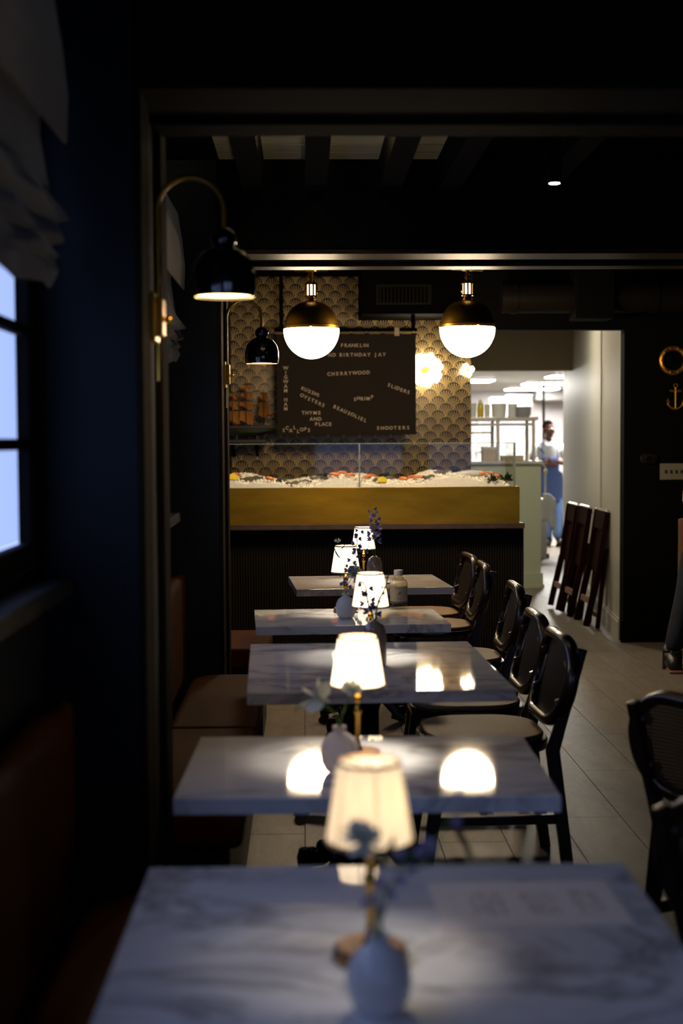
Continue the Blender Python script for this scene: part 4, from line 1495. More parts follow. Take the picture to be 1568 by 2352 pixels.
for a, b in ((XBL, xs - 0.003), (xs + 0.003, xg)):
    g = part('front_pane', MB().box((a, 9.355, GB), (b, 9.365, ZG)), 'case_glass', tr, smooth=False)
    part('polished_edge', MB().box((a, 9.3548, ZG), (b, 9.3652, ZG + 0.004)), 'glass_edge', g, smooth=False)
part('pane_joint', MB().box((xs - 0.004, 9.3545, GB), (xs + 0.004, 9.3655, ZG + 0.004)), 'glass_edge', tr, smooth=False)
g = part('side_pane', MB().box((xg - 0.011, 9.366, GB), (xg - 0.001, 9.75, ZG)), 'case_glass', tr, smooth=False)
part('polished_edge', MB().box((xg - 0.012, 9.353, GB), (xg + 0.001, 9.366, ZG + 0.004)), 'glass_edge', g, smooth=False)

# ice bed: one heap of crushed ice
ib = MB()
nx, ny = 150, 26


def ice_h(x, y):
    s = (x - XBL) / (XT - XBL)
    yy = (y - 9.34) / (YT1 - 9.36)
    h = 0.035 + 0.062 * (math.sin(PI * min(1, max(0, yy * 0.8 + 0.12)))) ** 0.8
    h += 0.020 * math.sin(s * 17 + 0.6) + 0.014 * math.sin(s * 31 + 2) * math.cos(yy * 4)
    h += 0.028 * math.exp(-((s - 0.72) / 0.05) ** 2) + 0.022 * math.exp(-((s - 0.90) / 0.05) ** 2)
    if s > 0.95:
        h -= (s - 0.95) * 1.1
    return ZT - 0.045 + h


for j in range(ny + 1):
    for i in range(nx + 1):
        x = XBL + (XT - 0.026 - XBL) * i / nx
        y = 9.37 + (YT1 - 0.026 - 9.37) * j / ny
        ib.v.append((x, y, ice_h(x, y) + random.uniform(-0.005, 0.006)))
for j in range(ny):
    for i in range(nx):
        a = j * (nx + 1) + i
        ib.f.append((a, a + 1, a + nx + 2, a + nx + 1))
b0 = len(ib.v)
ib.v += [(XBL, 9.37, ZC + 0.051), (XT - 0.026, 9.37, ZC + 0.051), (XT - 0.026, YT1 - 0.026, ZC + 0.051), (XBL, YT1 - 0.026, ZC + 0.051)]
ib.f.append(tuple([b0, b0 + 1] + [nx - k for k in range(nx + 1)]))
for k in range(2600):
    x = random.uniform(XBL + 0.02, XT - 0.05)
    y = random.uniform(9.385, YT1 - 0.05)
    s = random.uniform(0.005, 0.010)
    mt = Matrix.Translation((x, y, ice_h(x, y) + 0.004)) @ Euler((random.random() * 3, random.random() * 3, random.random() * 3)).to_matrix().to_4x4()
    ib.cbox((0, 0, 0), (s * 2, s * 1.6, s * 1.3), mt)
io = part('crushed_ice', ib, 'ice', smooth=False, fix=False)
tag(io, 'heap of crushed ice filling the brass trough', 'ice', kind='stuff')


# seafood on the ice
def prawn_mesh():
    m = MB()
    pts = [(0.045 * math.cos(a), 0.0, 0.045 * math.sin(a)) for a in [0.2 + k * 0.28 for k in range(11)]]
    rs = [0.009, 0.012, 0.0135, 0.0142, 0.014, 0.0135, 0.0125, 0.011, 0.0095, 0.0075, 0.005]
    for k in range(len(rs)):
        rs[k] *= 1.0 + 0.08 * (k % 2)
    m.tube(pts, rs, 10)
    return m.mesh('body')


def prawn_tail():
    m = MB()
    e = Vector((0.045 * math.cos(3.0), 0, 0.045 * math.sin(3.0)))
    for s in (-0.7, 0, 0.7):
        petal(m, e, (-0.3, s, -1), 0.028, 0.007, 0.1)
    return m.mesh('tail_fan')


def prawn_legs():
    m = MB()
    for k in range(5):
        a = 0.6 + k * 0.4
        p = Vector((0.036 * math.cos(a), 0, 0.036 * math.sin(a)))
        for s in (-1, 1):
            m.tube([p, p * 0.8 + Vector((0, s * 0.008, 0)), p * 0.55 + Vector((0, s * 0.012, 0))], 0.0012, 4)
    for s in (-1, 1):
        m.tube([(0.046, s * 0.004, 0.01), (0.065, s * 0.02, 0.03), (0.06, s * 0.04, 0.06)], 0.0008, 4)
    return m.mesh('legs')


PM = (prawn_mesh(), prawn_tail(), prawn_legs())


def prawn(px, py, Y, label, rz):
    p = at(px, py, Y)
    p.z = ice_h(p.x, p.y) + 0.012
    t = thing('prawn', label, 'prawn', p, rz, 'cooked prawns on the ice')
    for nm, me in zip(('body', 'tail_fan', 'legs'), PM):
        o = link(nm, me, 'prawn', t)
        o.rotation_euler = (1.15, 0, 0)
        o.scale = (0.72, 0.72, 0.72)
    return t


for (px, n_, lab) in ((532, 2, 'orange prawn at the left end of the ice, beside the pier'), (622, 1, 'single orange prawn low on the left half of the ice'), (785, 3, 'orange prawn in the cluster just left of the glass joint'),
                      (848, 2, 'orange prawn peeping over the ice just right of the glass joint'), (945, 3, 'orange prawn on the tall ice mound right of the green bunch'), (1128, 4, 'orange prawn on the right-hand ice mound beside the dark herbs')):
    for k in range(n_):
        lab2 = lab if n_ == 1 else lab + ((', left one', ', right one') if n_ == 2 else (', leftmost', ', middle one', ', rightmost') if n_ == 3 else (', leftmost', ', second', ', third', ', rightmost'))[k]
        prawn(px + (k - (n_ - 1) / 2) * 17, 1095, 9.44 + 0.07 * (k % 2) + 0.06 * (px in (848, 945, 1128)), lab2, random.uniform(-0.8, 0.8) + (PI if k % 2 else 0))


def oyster(px, Y, label):
    p = at(px, 1100, Y)
    p.z = ice_h(p.x, p.y) + 0.006
    t = thing('oyster', label, 'oyster', p, random.random() * 6, 'oysters on the ice')
    pr = []
    for k in range(14):
        a = 2 * PI * k / 14
        r = 1 + 0.14 * math.sin(3 * a + 1) + 0.08 * math.sin(5 * a)
        pr.append((0.05 * math.cos(a) * r, 0.033 * math.sin(a) * r))
    v = [(x, y, 0.012 + 0.004 * math.sin(k * 2.2)) for k, (x, y) in enumerate(pr)] + [(x * 0.62, y * 0.62, 0.003) for x, y in pr] + [(x * 0.55, y * 0.55, -0.008) for x, y in pr]
    f = [(k, (k + 1) % 14, 14 + (k + 1) % 14, 14 + k) for k in range(14)] + [(k, 28 + k, 28 + (k + 1) % 14, (k + 1) % 14) for k in range(14)] + [tuple(range(28, 42)), tuple(range(14, 28))[::-1]]
    part('shell', MB().add(v, f), 'shell', t, rot=(0.5, 0, 0))
    part('flesh', MB().ball((0, 0, 0.008), (0.024, 0.016, 0.006), 10, 6), 'pearl', t, rot=(0.5, 0, 0))


for k, px in enumerate((568, 590, 650, 672, 700, 728, 745, 868, 890, 985, 1010, 1035)):
    oyster(px, 9.42 + 0.05 * (k % 3), ('grey oyster half-shell left of the glass joint, %s' if px < 825 else 'grey oyster half-shell right of the glass joint, %s') % (
        ('farthest left', 'second from the left', 'third from the left', 'middle one of seven', 'third from the joint', 'second from the joint', 'nearest the joint')[k] if px < 825 else
        ('nearest the joint', 'second from the joint', 'middle one of five', 'second from the right', 'farthest right')[k - 7]))


def herb(px, Y, label, R, dz=0.0):
    p = at(px, 1100, Y)
    p.z = ice_h(p.x, p.y) + dz
    m = MB()
    for k in range(46):
        d = Vector((random.gauss(0, 1), random.gauss(0, 1), abs(random.gauss(0, 0.8)) + 0.15)).normalized()
        petal(m, d * R * random.uniform(0.1, 0.5), d + rnd(0.4), R * random.uniform(0.5, 0.8), R * 0.16, 0.4)
    t = thing('herb_bunch', label, 'herbs', p, 0, 'herb garnishes on the ice')
    part('leaves', m, 'herb', t)
    part('stalks', MB().tube([(0, 0, -0.012), (0.005, 0, 0.01), (0.0, 0.004, R * 0.6)], 0.004, 6), 'stem', t)


herb(1162, 9.46, 'dark curly herb bunch at the right end of the ice', 0.055, 0.02)
herb(885, 9.6, 'rounded green herb bunch on the ice right of the glass joint', 0.045, 0.01)
herb(1130, 9.39, 'dark leafy garnish lying low at the front right of the ice', 0.045)
herb(1045, 9.52, 'dark herb sprig before the white fish', 0.04, 0.008)
herb(640, 9.42, 'dark herb sprig at the front left of the ice', 0.03)
herb(746, 9.5, 'dark green sprig on the ice left of the prawn cluster', 0.03, 0.01)
for px, lab in ((876, 'yellow lemon wedge at the front of the ice'), (534, 'yellow lemon wedge at the left end of the ice')):
    p = at(px, 1110, 9.40)
    p.z = ice_h(p.x, p.y) + 0.008
    t = thing('lemon_wedge', lab, 'lemon', p, 0.4, 'lemon wedges on the ice')
    part('flesh', MB().prism([(0.032 * math.cos(a), 0.032 * math.sin(a)) for a in [PI * k / 10 for k in range(11)]], 0.018, Matrix.Rotation(PI / 2, 4, 'X')), 'lemon', t, bevel=0.002, seg=1)
    part('rind', MB().tube([(0.033 * math.cos(a), -0.009, 0.033 * math.sin(a)) for a in [PI * k / 10 for k in range(11)]], 0.006, 6), 'oil', t)
p = at(1080, 1095, 9.48)
p.z = ice_h(p.x, p.y) + 0.012
t = thing('whole_fish', 'small silver-white fish lying on the ice near the right end', 'fish', p, 0.05)
part('body', MB().tube([(-0.12, 0, 0), (-0.1, 0, 0.002), (-0.05, 0, 0.006), (0.0, 0, 0.008), (0.06, 0, 0.006), (0.1, 0, 0.003), (0.12, 0, 0.002)], [0.004, 0.014, 0.022, 0.024, 0.018, 0.008, 0.005], 12), 'fish', t)
m = MB()
petal(m, (0.118, 0, 0.002), (1, 0.3, 0.5), 0.045, 0.01)
petal(m, (0.118, 0, 0.002), (1, -0.3, -0.1), 0.045, 0.01)
part('tail_fin', m, 'fish', t)

# ------------------------------------------------------------------ letter board on its pipe frame
YL = 10.9
bl, br_ = at(634, 768, YL), at(955, 998, YL)
bx0, bx1, bz1, bz0 = bl.x, br_.x, bl.z, br_.z
lbd = thing('letter_board', 'black menu letter board with cream words hung before the wallpaper', 'sign', (0, YL, 0))
part('panel', MB().box((bx0, -0.01, bz0), (bx1, 0.01, bz1)), 'board', lbd, bevel=0.002, seg=1)
hg = MB()
zp = at(800, 757, YL).z
for px in (700, 911):
    xx_ = at(px, 760, YL).x
    part('hanger', MB().box((xx_ - 0.018, -0.016, bz1 - 0.015), (xx_ + 0.018, -0.0105, zp + 0.012)), 'brass' if px == 700 else 'letter', lbd, smooth=False)


def px2(px, py):
    q = at(px, py, YL - 0.0115)
    return q.x, q.z


def put(chs, pts, h=0.037, rots=None):
    for ch, (px, py), rr in zip(chs, pts, rots or [0] * len(chs)):
        if ch == ' ':
            continue
        x, z = px2(px, py)
        o = link('letter', GLYPH[ch], 'letter', lbd, loc=(x, -0.0125, z - h * 0.36))
        o.rotation_euler = (PI / 2, -rr, 0)
        o.scale = (h, h, 0.02)


def word(s, p0, p1, jitter=0.0, lean=0.0, h=0.037, js=None):
    n = len(s)
    # advance narrow letters less
    wd_ = [0.55 if c in 'I ' else (1.25 if c in 'MW' else 1.0) for c in s]
    tot = sum(wd_) - wd_[0] / 2 - wd_[-1] / 2
    acc, pts, rots = 0, [], []
    for k, c in enumerate(s):
        if k:
            acc += (wd_[k - 1] + wd_[k]) / 2
        t = acc / tot if tot else 0
        j = js[k] if js else random.uniform(-jitter, jitter)
        pts.append((p0[0] + (p1[0] - p0[0]) * t, p0[1] + (p1[1] - p0[1]) * t + j))
        rots.append(-lean + random.uniform(-0.06, 0.06) * (jitter > 0))
    put(s, pts, h, rots)


word('FRANKLIN', (785, 793), (842, 793))
word('ND BIRTHDAY JAY', (757, 815), (882, 814))
word('CHERRYWOOD', (755, 859), (845, 855))
word('SLIDERS', (892, 884), (937, 901), 0.6, 0.25)
word('KUSSHI', (694, 892), (730, 907), 0.6, 0.3)
word('OYSTERS', (692, 908), (741, 930), 0.6, 0.35)
word('SHRIMP', (815, 916), (854, 913), js=(1, -1, 1, 0.5, 1.5, -1.5))
word('BEAUSOLIEL', (767, 934), (837, 965), 0.5, 0.38)
word('THYME', (696, 948), (733, 948))
word('AND', (715, 962), (734, 962))
word('PLACE', (726, 974), (758, 974))
word('SCALLOPS', (651, 987), (709, 986), js=(1, -4, 2, -5, 4, 0, -1, 2), lean=0.05)
word('SHOOTERS', (868, 983), (937, 982))
for k, c in enumerate('WIGWAM HAM'):
    put(c, [(656, 845 + k * 10.4)])
fr_ = thing('pipe_frame', 'black pipe frame hanging from the ceiling above the letter board', 'frame', (0, YL + 0.03, 0))
xl_, xr_ = at(630, 757, YL).x, at(958, 757, YL).x
part('cross_pipe', MB().tube([(xl_, 0, zp), (xr_, 0, zp)], 0.014, 10), 'dark_metal', fr_)
for px in (646, 949):
    xx_ = at(px, 757, YL).x
    part('drop_pipe', MB().tube([(xx_, 0, zp), (xx_, 0, CEIL_B if px == 646 else at(900, 721, 10.85).z)], 0.016, 10), 'dark_metal', fr_)

# ------------------------------------------------------------------ glowing petal shapes standing in for reflections in the wallpaper
def added_petal_glow(px, py, label, s, n1, seed):
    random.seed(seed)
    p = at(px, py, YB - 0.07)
    t = thing('petal_glow_standin', label, 'added glow', p, 0, 'added petal glows')
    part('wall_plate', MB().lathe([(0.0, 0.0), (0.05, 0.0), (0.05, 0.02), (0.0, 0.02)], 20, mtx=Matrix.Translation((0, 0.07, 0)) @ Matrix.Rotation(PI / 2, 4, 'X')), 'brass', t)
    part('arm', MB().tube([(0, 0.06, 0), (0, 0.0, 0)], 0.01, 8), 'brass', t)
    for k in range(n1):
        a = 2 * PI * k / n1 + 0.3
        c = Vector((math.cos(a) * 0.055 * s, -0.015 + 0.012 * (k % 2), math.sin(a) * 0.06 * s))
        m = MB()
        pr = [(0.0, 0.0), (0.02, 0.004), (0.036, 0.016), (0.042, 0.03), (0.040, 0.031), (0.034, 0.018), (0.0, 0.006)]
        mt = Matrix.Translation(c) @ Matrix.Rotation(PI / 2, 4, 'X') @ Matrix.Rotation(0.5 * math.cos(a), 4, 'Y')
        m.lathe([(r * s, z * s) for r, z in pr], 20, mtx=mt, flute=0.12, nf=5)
        b_ = part('glow_petal', m, 'standin_glow', t)
        part('petal_tip', MB().ball((0, 0, 0.012 * s), 0.009 * s, 8, 6), 'brass', b_, loc=mt.translation, rot=mt.to_euler())
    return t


added_petal_glow(975, 850, 'large glowing petal shape added for a reflection in the wallpaper beside the letter board', 1.35, 7, 3)
added_petal_glow(455, 880, 'unseen petal glow added behind the second pier, above the model ship stern', 1.2, 6, 9)  # out of view, added to brighten the ship and nearby wallpaper
added_petal_glow(1072, 851, 'small glowing petal shape added for a reflection at the right edge of the wallpaper', 0.55, 4, 5)
random.seed(11)

# ------------------------------------------------------------------ model ship on its shelf
YS = 11.2
sp0 = at(570, 1013, YS)
sh_ = thing('wall_shelf', 'narrow black shelf under the model ship', 'shelf', (0, 0, 0))
xa_, xb_ = at(505, 1013, YS).x, at(612, 1013, YS).x
part('board', MB().box((xa_ - 0.1, YS - 0.12, sp0.z - 0.014), (xb_, YB, sp0.z + 0.012)), 'ship_wood', sh_, bevel=0.002, seg=1)
part('bracket', MB().bar((xa_ + 0.1, YS - 0.05, sp0.z - 0.012), (xa_ + 0.1, YB - 0.005, sp0.z - 0.12), 0.02, 0.015), 'dark_metal', sh_)
part('bracket', MB().bar((xb_ - 0.08, YS - 0.05, sp0.z - 0.012), (xb_ - 0.08, YB - 0.005, sp0.z - 0.12), 0.02, 0.015), 'dark_metal', sh_)
zt_ = sp0.z + 0.012
K = YS / F_PX


def sx(px):
    return at(px, 1000, YS).x


def sz(py):
    return at(570, py, YS).z


ship = thing('model_ship', 'model sailing ship with amber sails on the shelf', 'model ship', (0, YS, 0))
for px in (544, 591):
    part('cradle', MB().box((sx(px) - 0.008, -0.03, zt_), (sx(px) + 0.008, 0.03, sz(1000))), 'ship_wood', ship, bevel=0.002, seg=1)
# hull: stations along x
L0, L1 = sx(475), sx(640)
v, f = [], []
ns = 12
zk, zd = sz(1003), sz(984)
for k in range(ns + 1):
    t_ = k / ns
    x = L0 + (L1 - L0) * t_
    hw = 0.05 * (math.sin(PI * (0.12 + 0.88 * (1 - t_) ** 0.7)) ** 0.6 if t_ < 1 else 0.02) + 0.002
    kz = zk + (zd - zk) * max(0, (t_ - 0.72) / 0.28) * 0.75
    for (fy, fz) in ((-1, 1), (-0.95, 0.5), (-0.45, 0.08), (0, 0), (0.45, 0.08), (0.95, 0.5), (1, 1)):
        v.append((x, hw * fy, kz + (zd - kz) * fz))
for k in range(ns):
    for j in range(6):
        a = k * 7 + j
        f.append((a, a + 1, a + 8, a + 7))
    f.append((k * 7 + 6, k * 7, k * 7 + 7, k * 7 + 13))
f.append(tuple(range(7))[::-1])
f.append(tuple(ns * 7 + j for j in range(7)))
part('hull', MB().add(v, f), 'hull', ship)
part('deck_rail', MB().box((L0, -0.05, zd), (L1 - 0.02, 0.05, zd + 0.022)), 'ship_wood', ship, bevel=0.003, seg=1)
part('deck_house', MB().box((sx(580), -0.025, zd + 0.022), (sx(600), 0.025, zd + 0.04)), 'ship_wood', ship, bevel=0.002, seg=1)


def sail(mast_x, z0, z1, wdt, ship_):
    n_, m_ = 6, 5
    top, bot = [], []
    for j in range(m_ + 1):
        z = z0 + (z1 - z0) * j / m_
        for i in range(n_ + 1):
            u = i / n_ - 0.5
            z = z0 + (z1 - z0) * j / m_ + 0.012 * math.cos(PI * u * 1.6 + mast_x * 9) * (1 - j / m_) - 0.006 * u
            y = 0.010 + 0.022 * (1 - 4 * u * u) * math.sin(PI * j / m_)
            x = mast_x + u * wdt * (1 - 0.22 * j / m_)
            top.append((x, y, z))
            bot.append((x, y + 0.0015, z))
    f = []
    o = len(top)
    for j in range(m_):
        for i in range(n_):
            a = j * (n_ + 1) + i
            f.append((a, a + 1, a + n_ + 2, a + n_ + 1))
            f.append((o + a, o + a + n_ + 1, o + a + n_ + 2, o + a + 1))
    s_ = part('sail', MB().add(top + bot, f), 'sail', ship_)
    part('yard', MB().tube([(mast_x - wdt * 0.44, 0.006, z1 + 0.003), (mast_x + wdt * 0.44, 0.006, z1 + 0.003)], 0.003, 6), 'ship_wood', s_)


for (mx, top_, rows_) in ((534, 898, ((970, 944, 30), (937, 921, 26), (914, 902, 20))), (565, 877, ((970, 944, 34), (936, 922, 31), (914, 902, 27), (894, 884, 17))), (606, 895, ((956, 924, 27), (917, 904, 20)))):
    part('mast', MB().tube([(sx(mx), 0, zd), (sx(mx), 0, sz(top_))], [0.0045, 0.0022], 8), 'ship_wood', ship)
    for a, b, w_ in rows_:
        sail(sx(mx) + 0.004, sz(a), sz(b), w_ * K, ship)
rg = MB()
for px in (545, 555, 575, 585, 595, 618, 628):
    mx, tp = (565, 882) if px < 592 else (606, 898)
    for s in (-1, 1):
        rg.tube([(sx(px), s * 0.045, zd + 0.02), (sx(mx), 0, sz(tp + 12))], 0.0009, 4)
rg.tube([(sx(640), 0, zd + 0.02), (sx(608), 0, sz(905))], 0.0009, 4)
rg.tube([(sx(612), 0, sz(955)), (sx(634), 0, sz(951))], 0.004, 6)
ro = part('rigging', rg, 'ship_wood', ship)
ro['kind'] = 'stuff'
part('spar_ball', MB().ball((sx(630), -0.01, sz(948)), 0.008, 10, 8), 'brass_shiny', ship)

# ------------------------------------------------------------------ ducts and vents over the bar
YH = 10.85
hv = thing('ventilation_unit', 'black ventilation box with a slatted grille above the bar', 'vent unit', (0, 0, 0))
hx0, hx1 = at(829, 700, YH).x, at(1140, 700, YH).x
hz0 = at(900, 721, YH).z
part('casing', MB().box((hx0, YH, hz0), (hx1, 11.45, CEIL_B)), 'dark_metal', hv, bevel=0.006, seg=1)
gx0, gx1, gz0, gz1 = at(864, 680, YH).x, at(990, 680, YH).x, at(900, 700, YH).z, at(900, 654, YH).z
m = MB()
m.box((gx0, YH - 0.012, gz0), (gx1, YH, gz0 + 0.015)).box((gx0, YH - 0.012, gz1 - 0.015), (gx1, YH, gz1)).box((gx0, YH - 0.012, gz0 + 0.015), (gx0 + 0.015, YH, gz1 - 0.015)).box((gx1 - 0.015, YH - 0.012, gz0 + 0.015), (gx1, YH, gz1 - 0.015))
gr = part('grille', m, 'duct', hv, smooth=False)
k_ = 0
x = gx0 + 0.03
while x < gx1 - 0.02:
    part('slat', MB().box((x - 0.004, YH - 0.010, gz0 + 0.015), (x + 0.004, YH - 0.002, gz1 - 0.015)), 'duct', gr, smooth=False)
    x += 0.028
dz = at(1450, 683, 9.75).z
du = thing('round_duct', 'dark round duct running along the wall above the kitchen opening', 'duct', (0, 9.75, dz))
part('pipe', MB().tube([(at(1150, 680, 9.75).x, 0, 0), (XR - 0.01, 0, 0)], 0.105, 24), 'duct', du)
part('hanger_box', MB().box((at(1322, 700, 9.6).x, -0.14, at(1350, 731, 9.6).z - dz), (at(1412, 700, 9.6).x, 0.11, CEIL_B - dz)), 'black_paint', du, bevel=0.004, seg=1)
for px in (1180, 1500):
    xx_ = at(px, 680, 9.75).x
    part('collar', MB().tube([(xx_ - 0.02, 0, 0), (xx_ + 0.02, 0, 0)], 0.111, 24), 'duct', du)

# track spot
sp_ = at(1273, 421, 4.9)
ts = thing('track_spot', 'black track spotlight shining down from the ceiling', 'spotlight', sp_)
part('housing', MB().lathe([(0.018, 0.0), (0.021, 0.0), (0.024, 0.03), (0.024, 0.09), (0.016, 0.1), (0.0, 0.1)], 20), 'dark_metal', ts)
part('lens', MB().lathe([(0.0, -0.001), (0.0185, -0.001), (0.0185, 0.003), (0.0, 0.003)], 20), 'spot_glow', ts)
part('arm', MB().tube([(0, 0, 0.09), (0.035, 0, 0.13), (0.04, 0, CEIL + 0.028 - sp_.z)], 0.006, 8), 'brass', ts)
# a second spot behind the near beam washes the boards from the rafter
for k, (ux_, lab) in enumerate(((-0.30, 'left'), (-0.09, 'middle'), (0.22, 'right'))):
    u_ = thing('rafter_uplight', 'small brass uplight between the rafters, the %s one of three' % lab, 'spotlight', (ux_, 5.1, 2.575), 0, 'uplights between the rafters')
    part('cup', MB().lathe([(0.0, 0.0), (0.014, 0.0), (0.018, 0.0347), (0.0165, 0.0347), (0.012, 0.004), (0.0, 0.003)], 20), 'brass', u_)
    part('bracket', MB().bar((0, 0.018, 0.012), (0, 0.03, 0.012), 0.01, 0.006).bar((0, 0.028, 0.008), (0, 0.028, 0.09), 0.01, 0.006, (0, 1, 0)), 'brass', u_)
    part('bulb', MB().ball((0, 0, 0.016), 0.006, 10, 8), 'spot_glow', u_)
    l = bpy.data.lights.new('uplight_bulb', 'POINT')
    l.energy = (16.0, 45.0, 30.0)[k]
    l.color = (1.0, 0.84, 0.55)
    l.shadow_soft_size = 0.006
    lo_ = bpy.data.objects.new('uplight_bulb', l)
    COL.objects.link(lo_)
    lo_.parent = u_
    lo_.location = (0, 0, 0.034)

# ------------------------------------------------------------------ right wall: porthole mirror, anchor, thermostat, switches
def on_wall(px, py):
    return at(px, py, YD)


q = on_wall(1546, 828)
t = thing('porthole_mirror', 'round brass porthole mirror on the dark wall', 'mirror', q)
R = 34 * YD / F_PX
mt = Matrix.Rotation(PI / 2, 4, 'X')
part('brass_ring', MB().lathe([(R * 0.66, 0.004), (R * 0.7, 0.018), (R * 0.85, 0.026), (R * 0.97, 0.018), (R, 0.004), (R, 0.0), (R * 0.66, 0.0)], 40, closed=True, mtx=mt), 'brass_wall', t)
part('mirror_glass', MB().lathe([(0.0, 0.003), (R * 0.68, 0.003), (R * 0.68, 0.0), (0.0, 0.0)], 40, mtx=mt), 'mirror', t)
for k in range(10):
    a = 2 * PI * k / 10
    part('bolt', MB().ball((R * 0.84 * math.cos(a), -0.026, R * 0.84 * math.sin(a)), 0.009, 8, 6), 'brass_wall', t)
q = on_wall(1550, 912)
s = YD / F_PX
t = thing('brass_anchor', 'small brass anchor ornament below the porthole mirror', 'ornament', q)
part('shank', MB().tube([(0, -0.012, -26 * s), (0, -0.012, 22 * s)], 0.008, 8), 'brass_wall', t)
part('stock', MB().tube([(-13 * s, -0.012, 14 * s), (13 * s, -0.012, 14 * s)], 0.008, 8), 'brass_wall', t)
part('ring', MB().tube(arc((0, -0.012, 26 * s), 0.014, 0, 2 * PI, 14)[:-1], 0.004, 6, closed=True), 'brass_wall', t)
part('arms', MB().tube(arc((0, -0.012, -8 * s), 19 * s, PI * 1.08, PI * 1.92, 12), 0.008, 8), 'brass_wall', t)
for sg in (-1, 1):
    part('fluke', MB().prism([(sg * 22 * s, -10 * s), (sg * 13 * s, -14 * s), (sg * 18 * s, -3 * s)], 0.01, Matrix.Rotation(PI / 2, 4, 'X') @ Matrix.Translation((0, 0, 0.008))), 'brass_wall', t)
q = on_wall(1488, 1053)
t = thing('thermostat', 'small black thermostat on the dark wall', 'thermostat', q)
part('body', MB().prism(rrect(0.125, 0.075, 0.025), 0.022, mt), 'black_gloss', t, bevel=0.005)
part('dial', MB().lathe([(0.0, 0.028), (0.02, 0.028), (0.024, 0.022), (0.024, 0.02), (0.0, 0.02)], 24, mtx=mt), 'mirror', t)
q = on_wall(1545, 1083)
t = thing('switch_plate', 'wide beige light switch plate on the dark wall', 'switch', q)
part('plate', MB().box((-0.095, -0.008, -0.058), (0.095, 0, 0.058)), 'switch', t, bevel=0.004)
for k in range(4):
    x = -0.056 + 0.0373 * k
    part('toggle', MB().box((x - 0.005, -0.018, -0.012), (x + 0.005, -0.008, 0.012)), 'ink', t, bevel=0.002, seg=1)

# ------------------------------------------------------------------ kitchen: partition, display cabinet, goods
YP = 13.84
XPR = at(1242, 1200, YP).x
ZP = at(1150, 1066, YP).z
pt = struct(part('wall_partition', MB().box((XP, YP, 0), (XPR, YP + 0.5, ZP)), 'sage', smooth=False))
bbm = MB().box((XP, YP - 0.02, 0), (XPR + 0.02, YP, 0.15)).box((XPR, YP, 0), (XPR + 0.02, YP + 0.5, 0.15)).box((XP, YP - 0.032, 0), (XPR + 0.03, YP - 0.02, 0.04))
struct(part('baseboard_partition', bbm, 'sage', bevel=0.004, seg=1))
ct = part('steel_counter', MB().box((XP, YP - 0.03, ZP), (XPR + 0.02, YP + 0.6, ZP + 0.03)), 'steel', bevel=0.004)
tag(ct, 'steel counter top on the sage half wall', 'counter')
zc_ = ZP + 0.03
dc = thing('display_cabinet', 'steel and glass food cabinet on the half wall', 'cabinet', (0, YP, 0))
dx0, dx1 = at(1075, 1000, YP).x, at(1229, 1000, YP).x
dz1 = at(1150, 958, YP).z
part('roof', MB().box((dx0, -0.01, dz1 - 0.035), (dx1 + 0.03, 0.46, dz1)), 'steel', dc, bevel=0.004)
for x in (dx0, at(1140, 1000, YP).x, dx1 - 0.03):
    for y in (0.0, 0.42):
        part('post', MB().box((x, y, zc_), (x + 0.03, y + 0.03, dz1 - 0.035)), 'steel', dc, bevel=0.003, seg=1)
part('shelf', MB().box((dx0 + 0.03, 0.1, zc_ + 0.27), (at(1135, 1000, YP).x, 0.4, zc_ + 0.285)), 'carton', dc, smooth=False)
part('rail', MB().box((dx0, 0.002, dz1 - 0.085), (dx1, 0.028, dz1 - 0.06)), 'steel', dc, smooth=False)
part('front_pane', MB().box((dx0 + 0.03, 0.012, zc_), (dx1 - 0.03, 0.018, dz1 - 0.085)), 'case_glass', dc, smooth=False)
def on_counter(name, lab, cat, px0, px1, py0, py1, dy, m_, group=None, bev=0.004):
    y = YP + dy
    x0, x1 = at(px0, py1, y).x, at(px1, py1, y).x
    h = at(px0, py0, y).z - at(px0, py1, y).z
    return x0, x1, h, y


def carton(lab, px0, px1, h, dy, z):
    x0, x1 = at(px0, 1000, YP + dy).x, at(px1, 1000, YP + dy).x
    t = thing('food_box', lab, 'box', ((x0 + x1) / 2, YP + dy, z), 0)
    w = (x1 - x0) / 2
    part('box', MB().box((-w, -0.06, 0), (w, 0.06, h * 0.8)), 'carton', t, bevel=0.003, seg=1)
    part('lid', MB().box((-w - 0.004, -0.064, h * 0.8), (w + 0.004, 0.064, h)), 'plastic', t, bevel=0.003, seg=1)


carton('cream food box inside the glass cabinet', 1106, 1138, 0.14, 0.2, zc_)
carton('low white tray at the back of the glass cabinet', 1150, 1200, 0.05, 0.3, zc_)


def tub(lab, px0, px1, h, dy, z, group, lid=True, m_='plastic', name='food_tub', cat='container'):
    x0, x1 = at(px0, 930, YP + dy).x, at(px1, 930, YP + dy).x
    r = (x1 - x0) / 2
    t = thing(name, lab, cat, ((x0 + x1) / 2, YP + dy, z), 0, group)
    part('tub', MB().lathe([(0.0, 0), (r * 0.85, 0), (r * 0.95, h * 0.9), (0.0, h * 0.9)], 20), m_, t)
    part('lid', MB().lathe([(0.0, h * 0.9), (r, h * 0.9), (r, h), (0.0, h)], 20), m_, t)


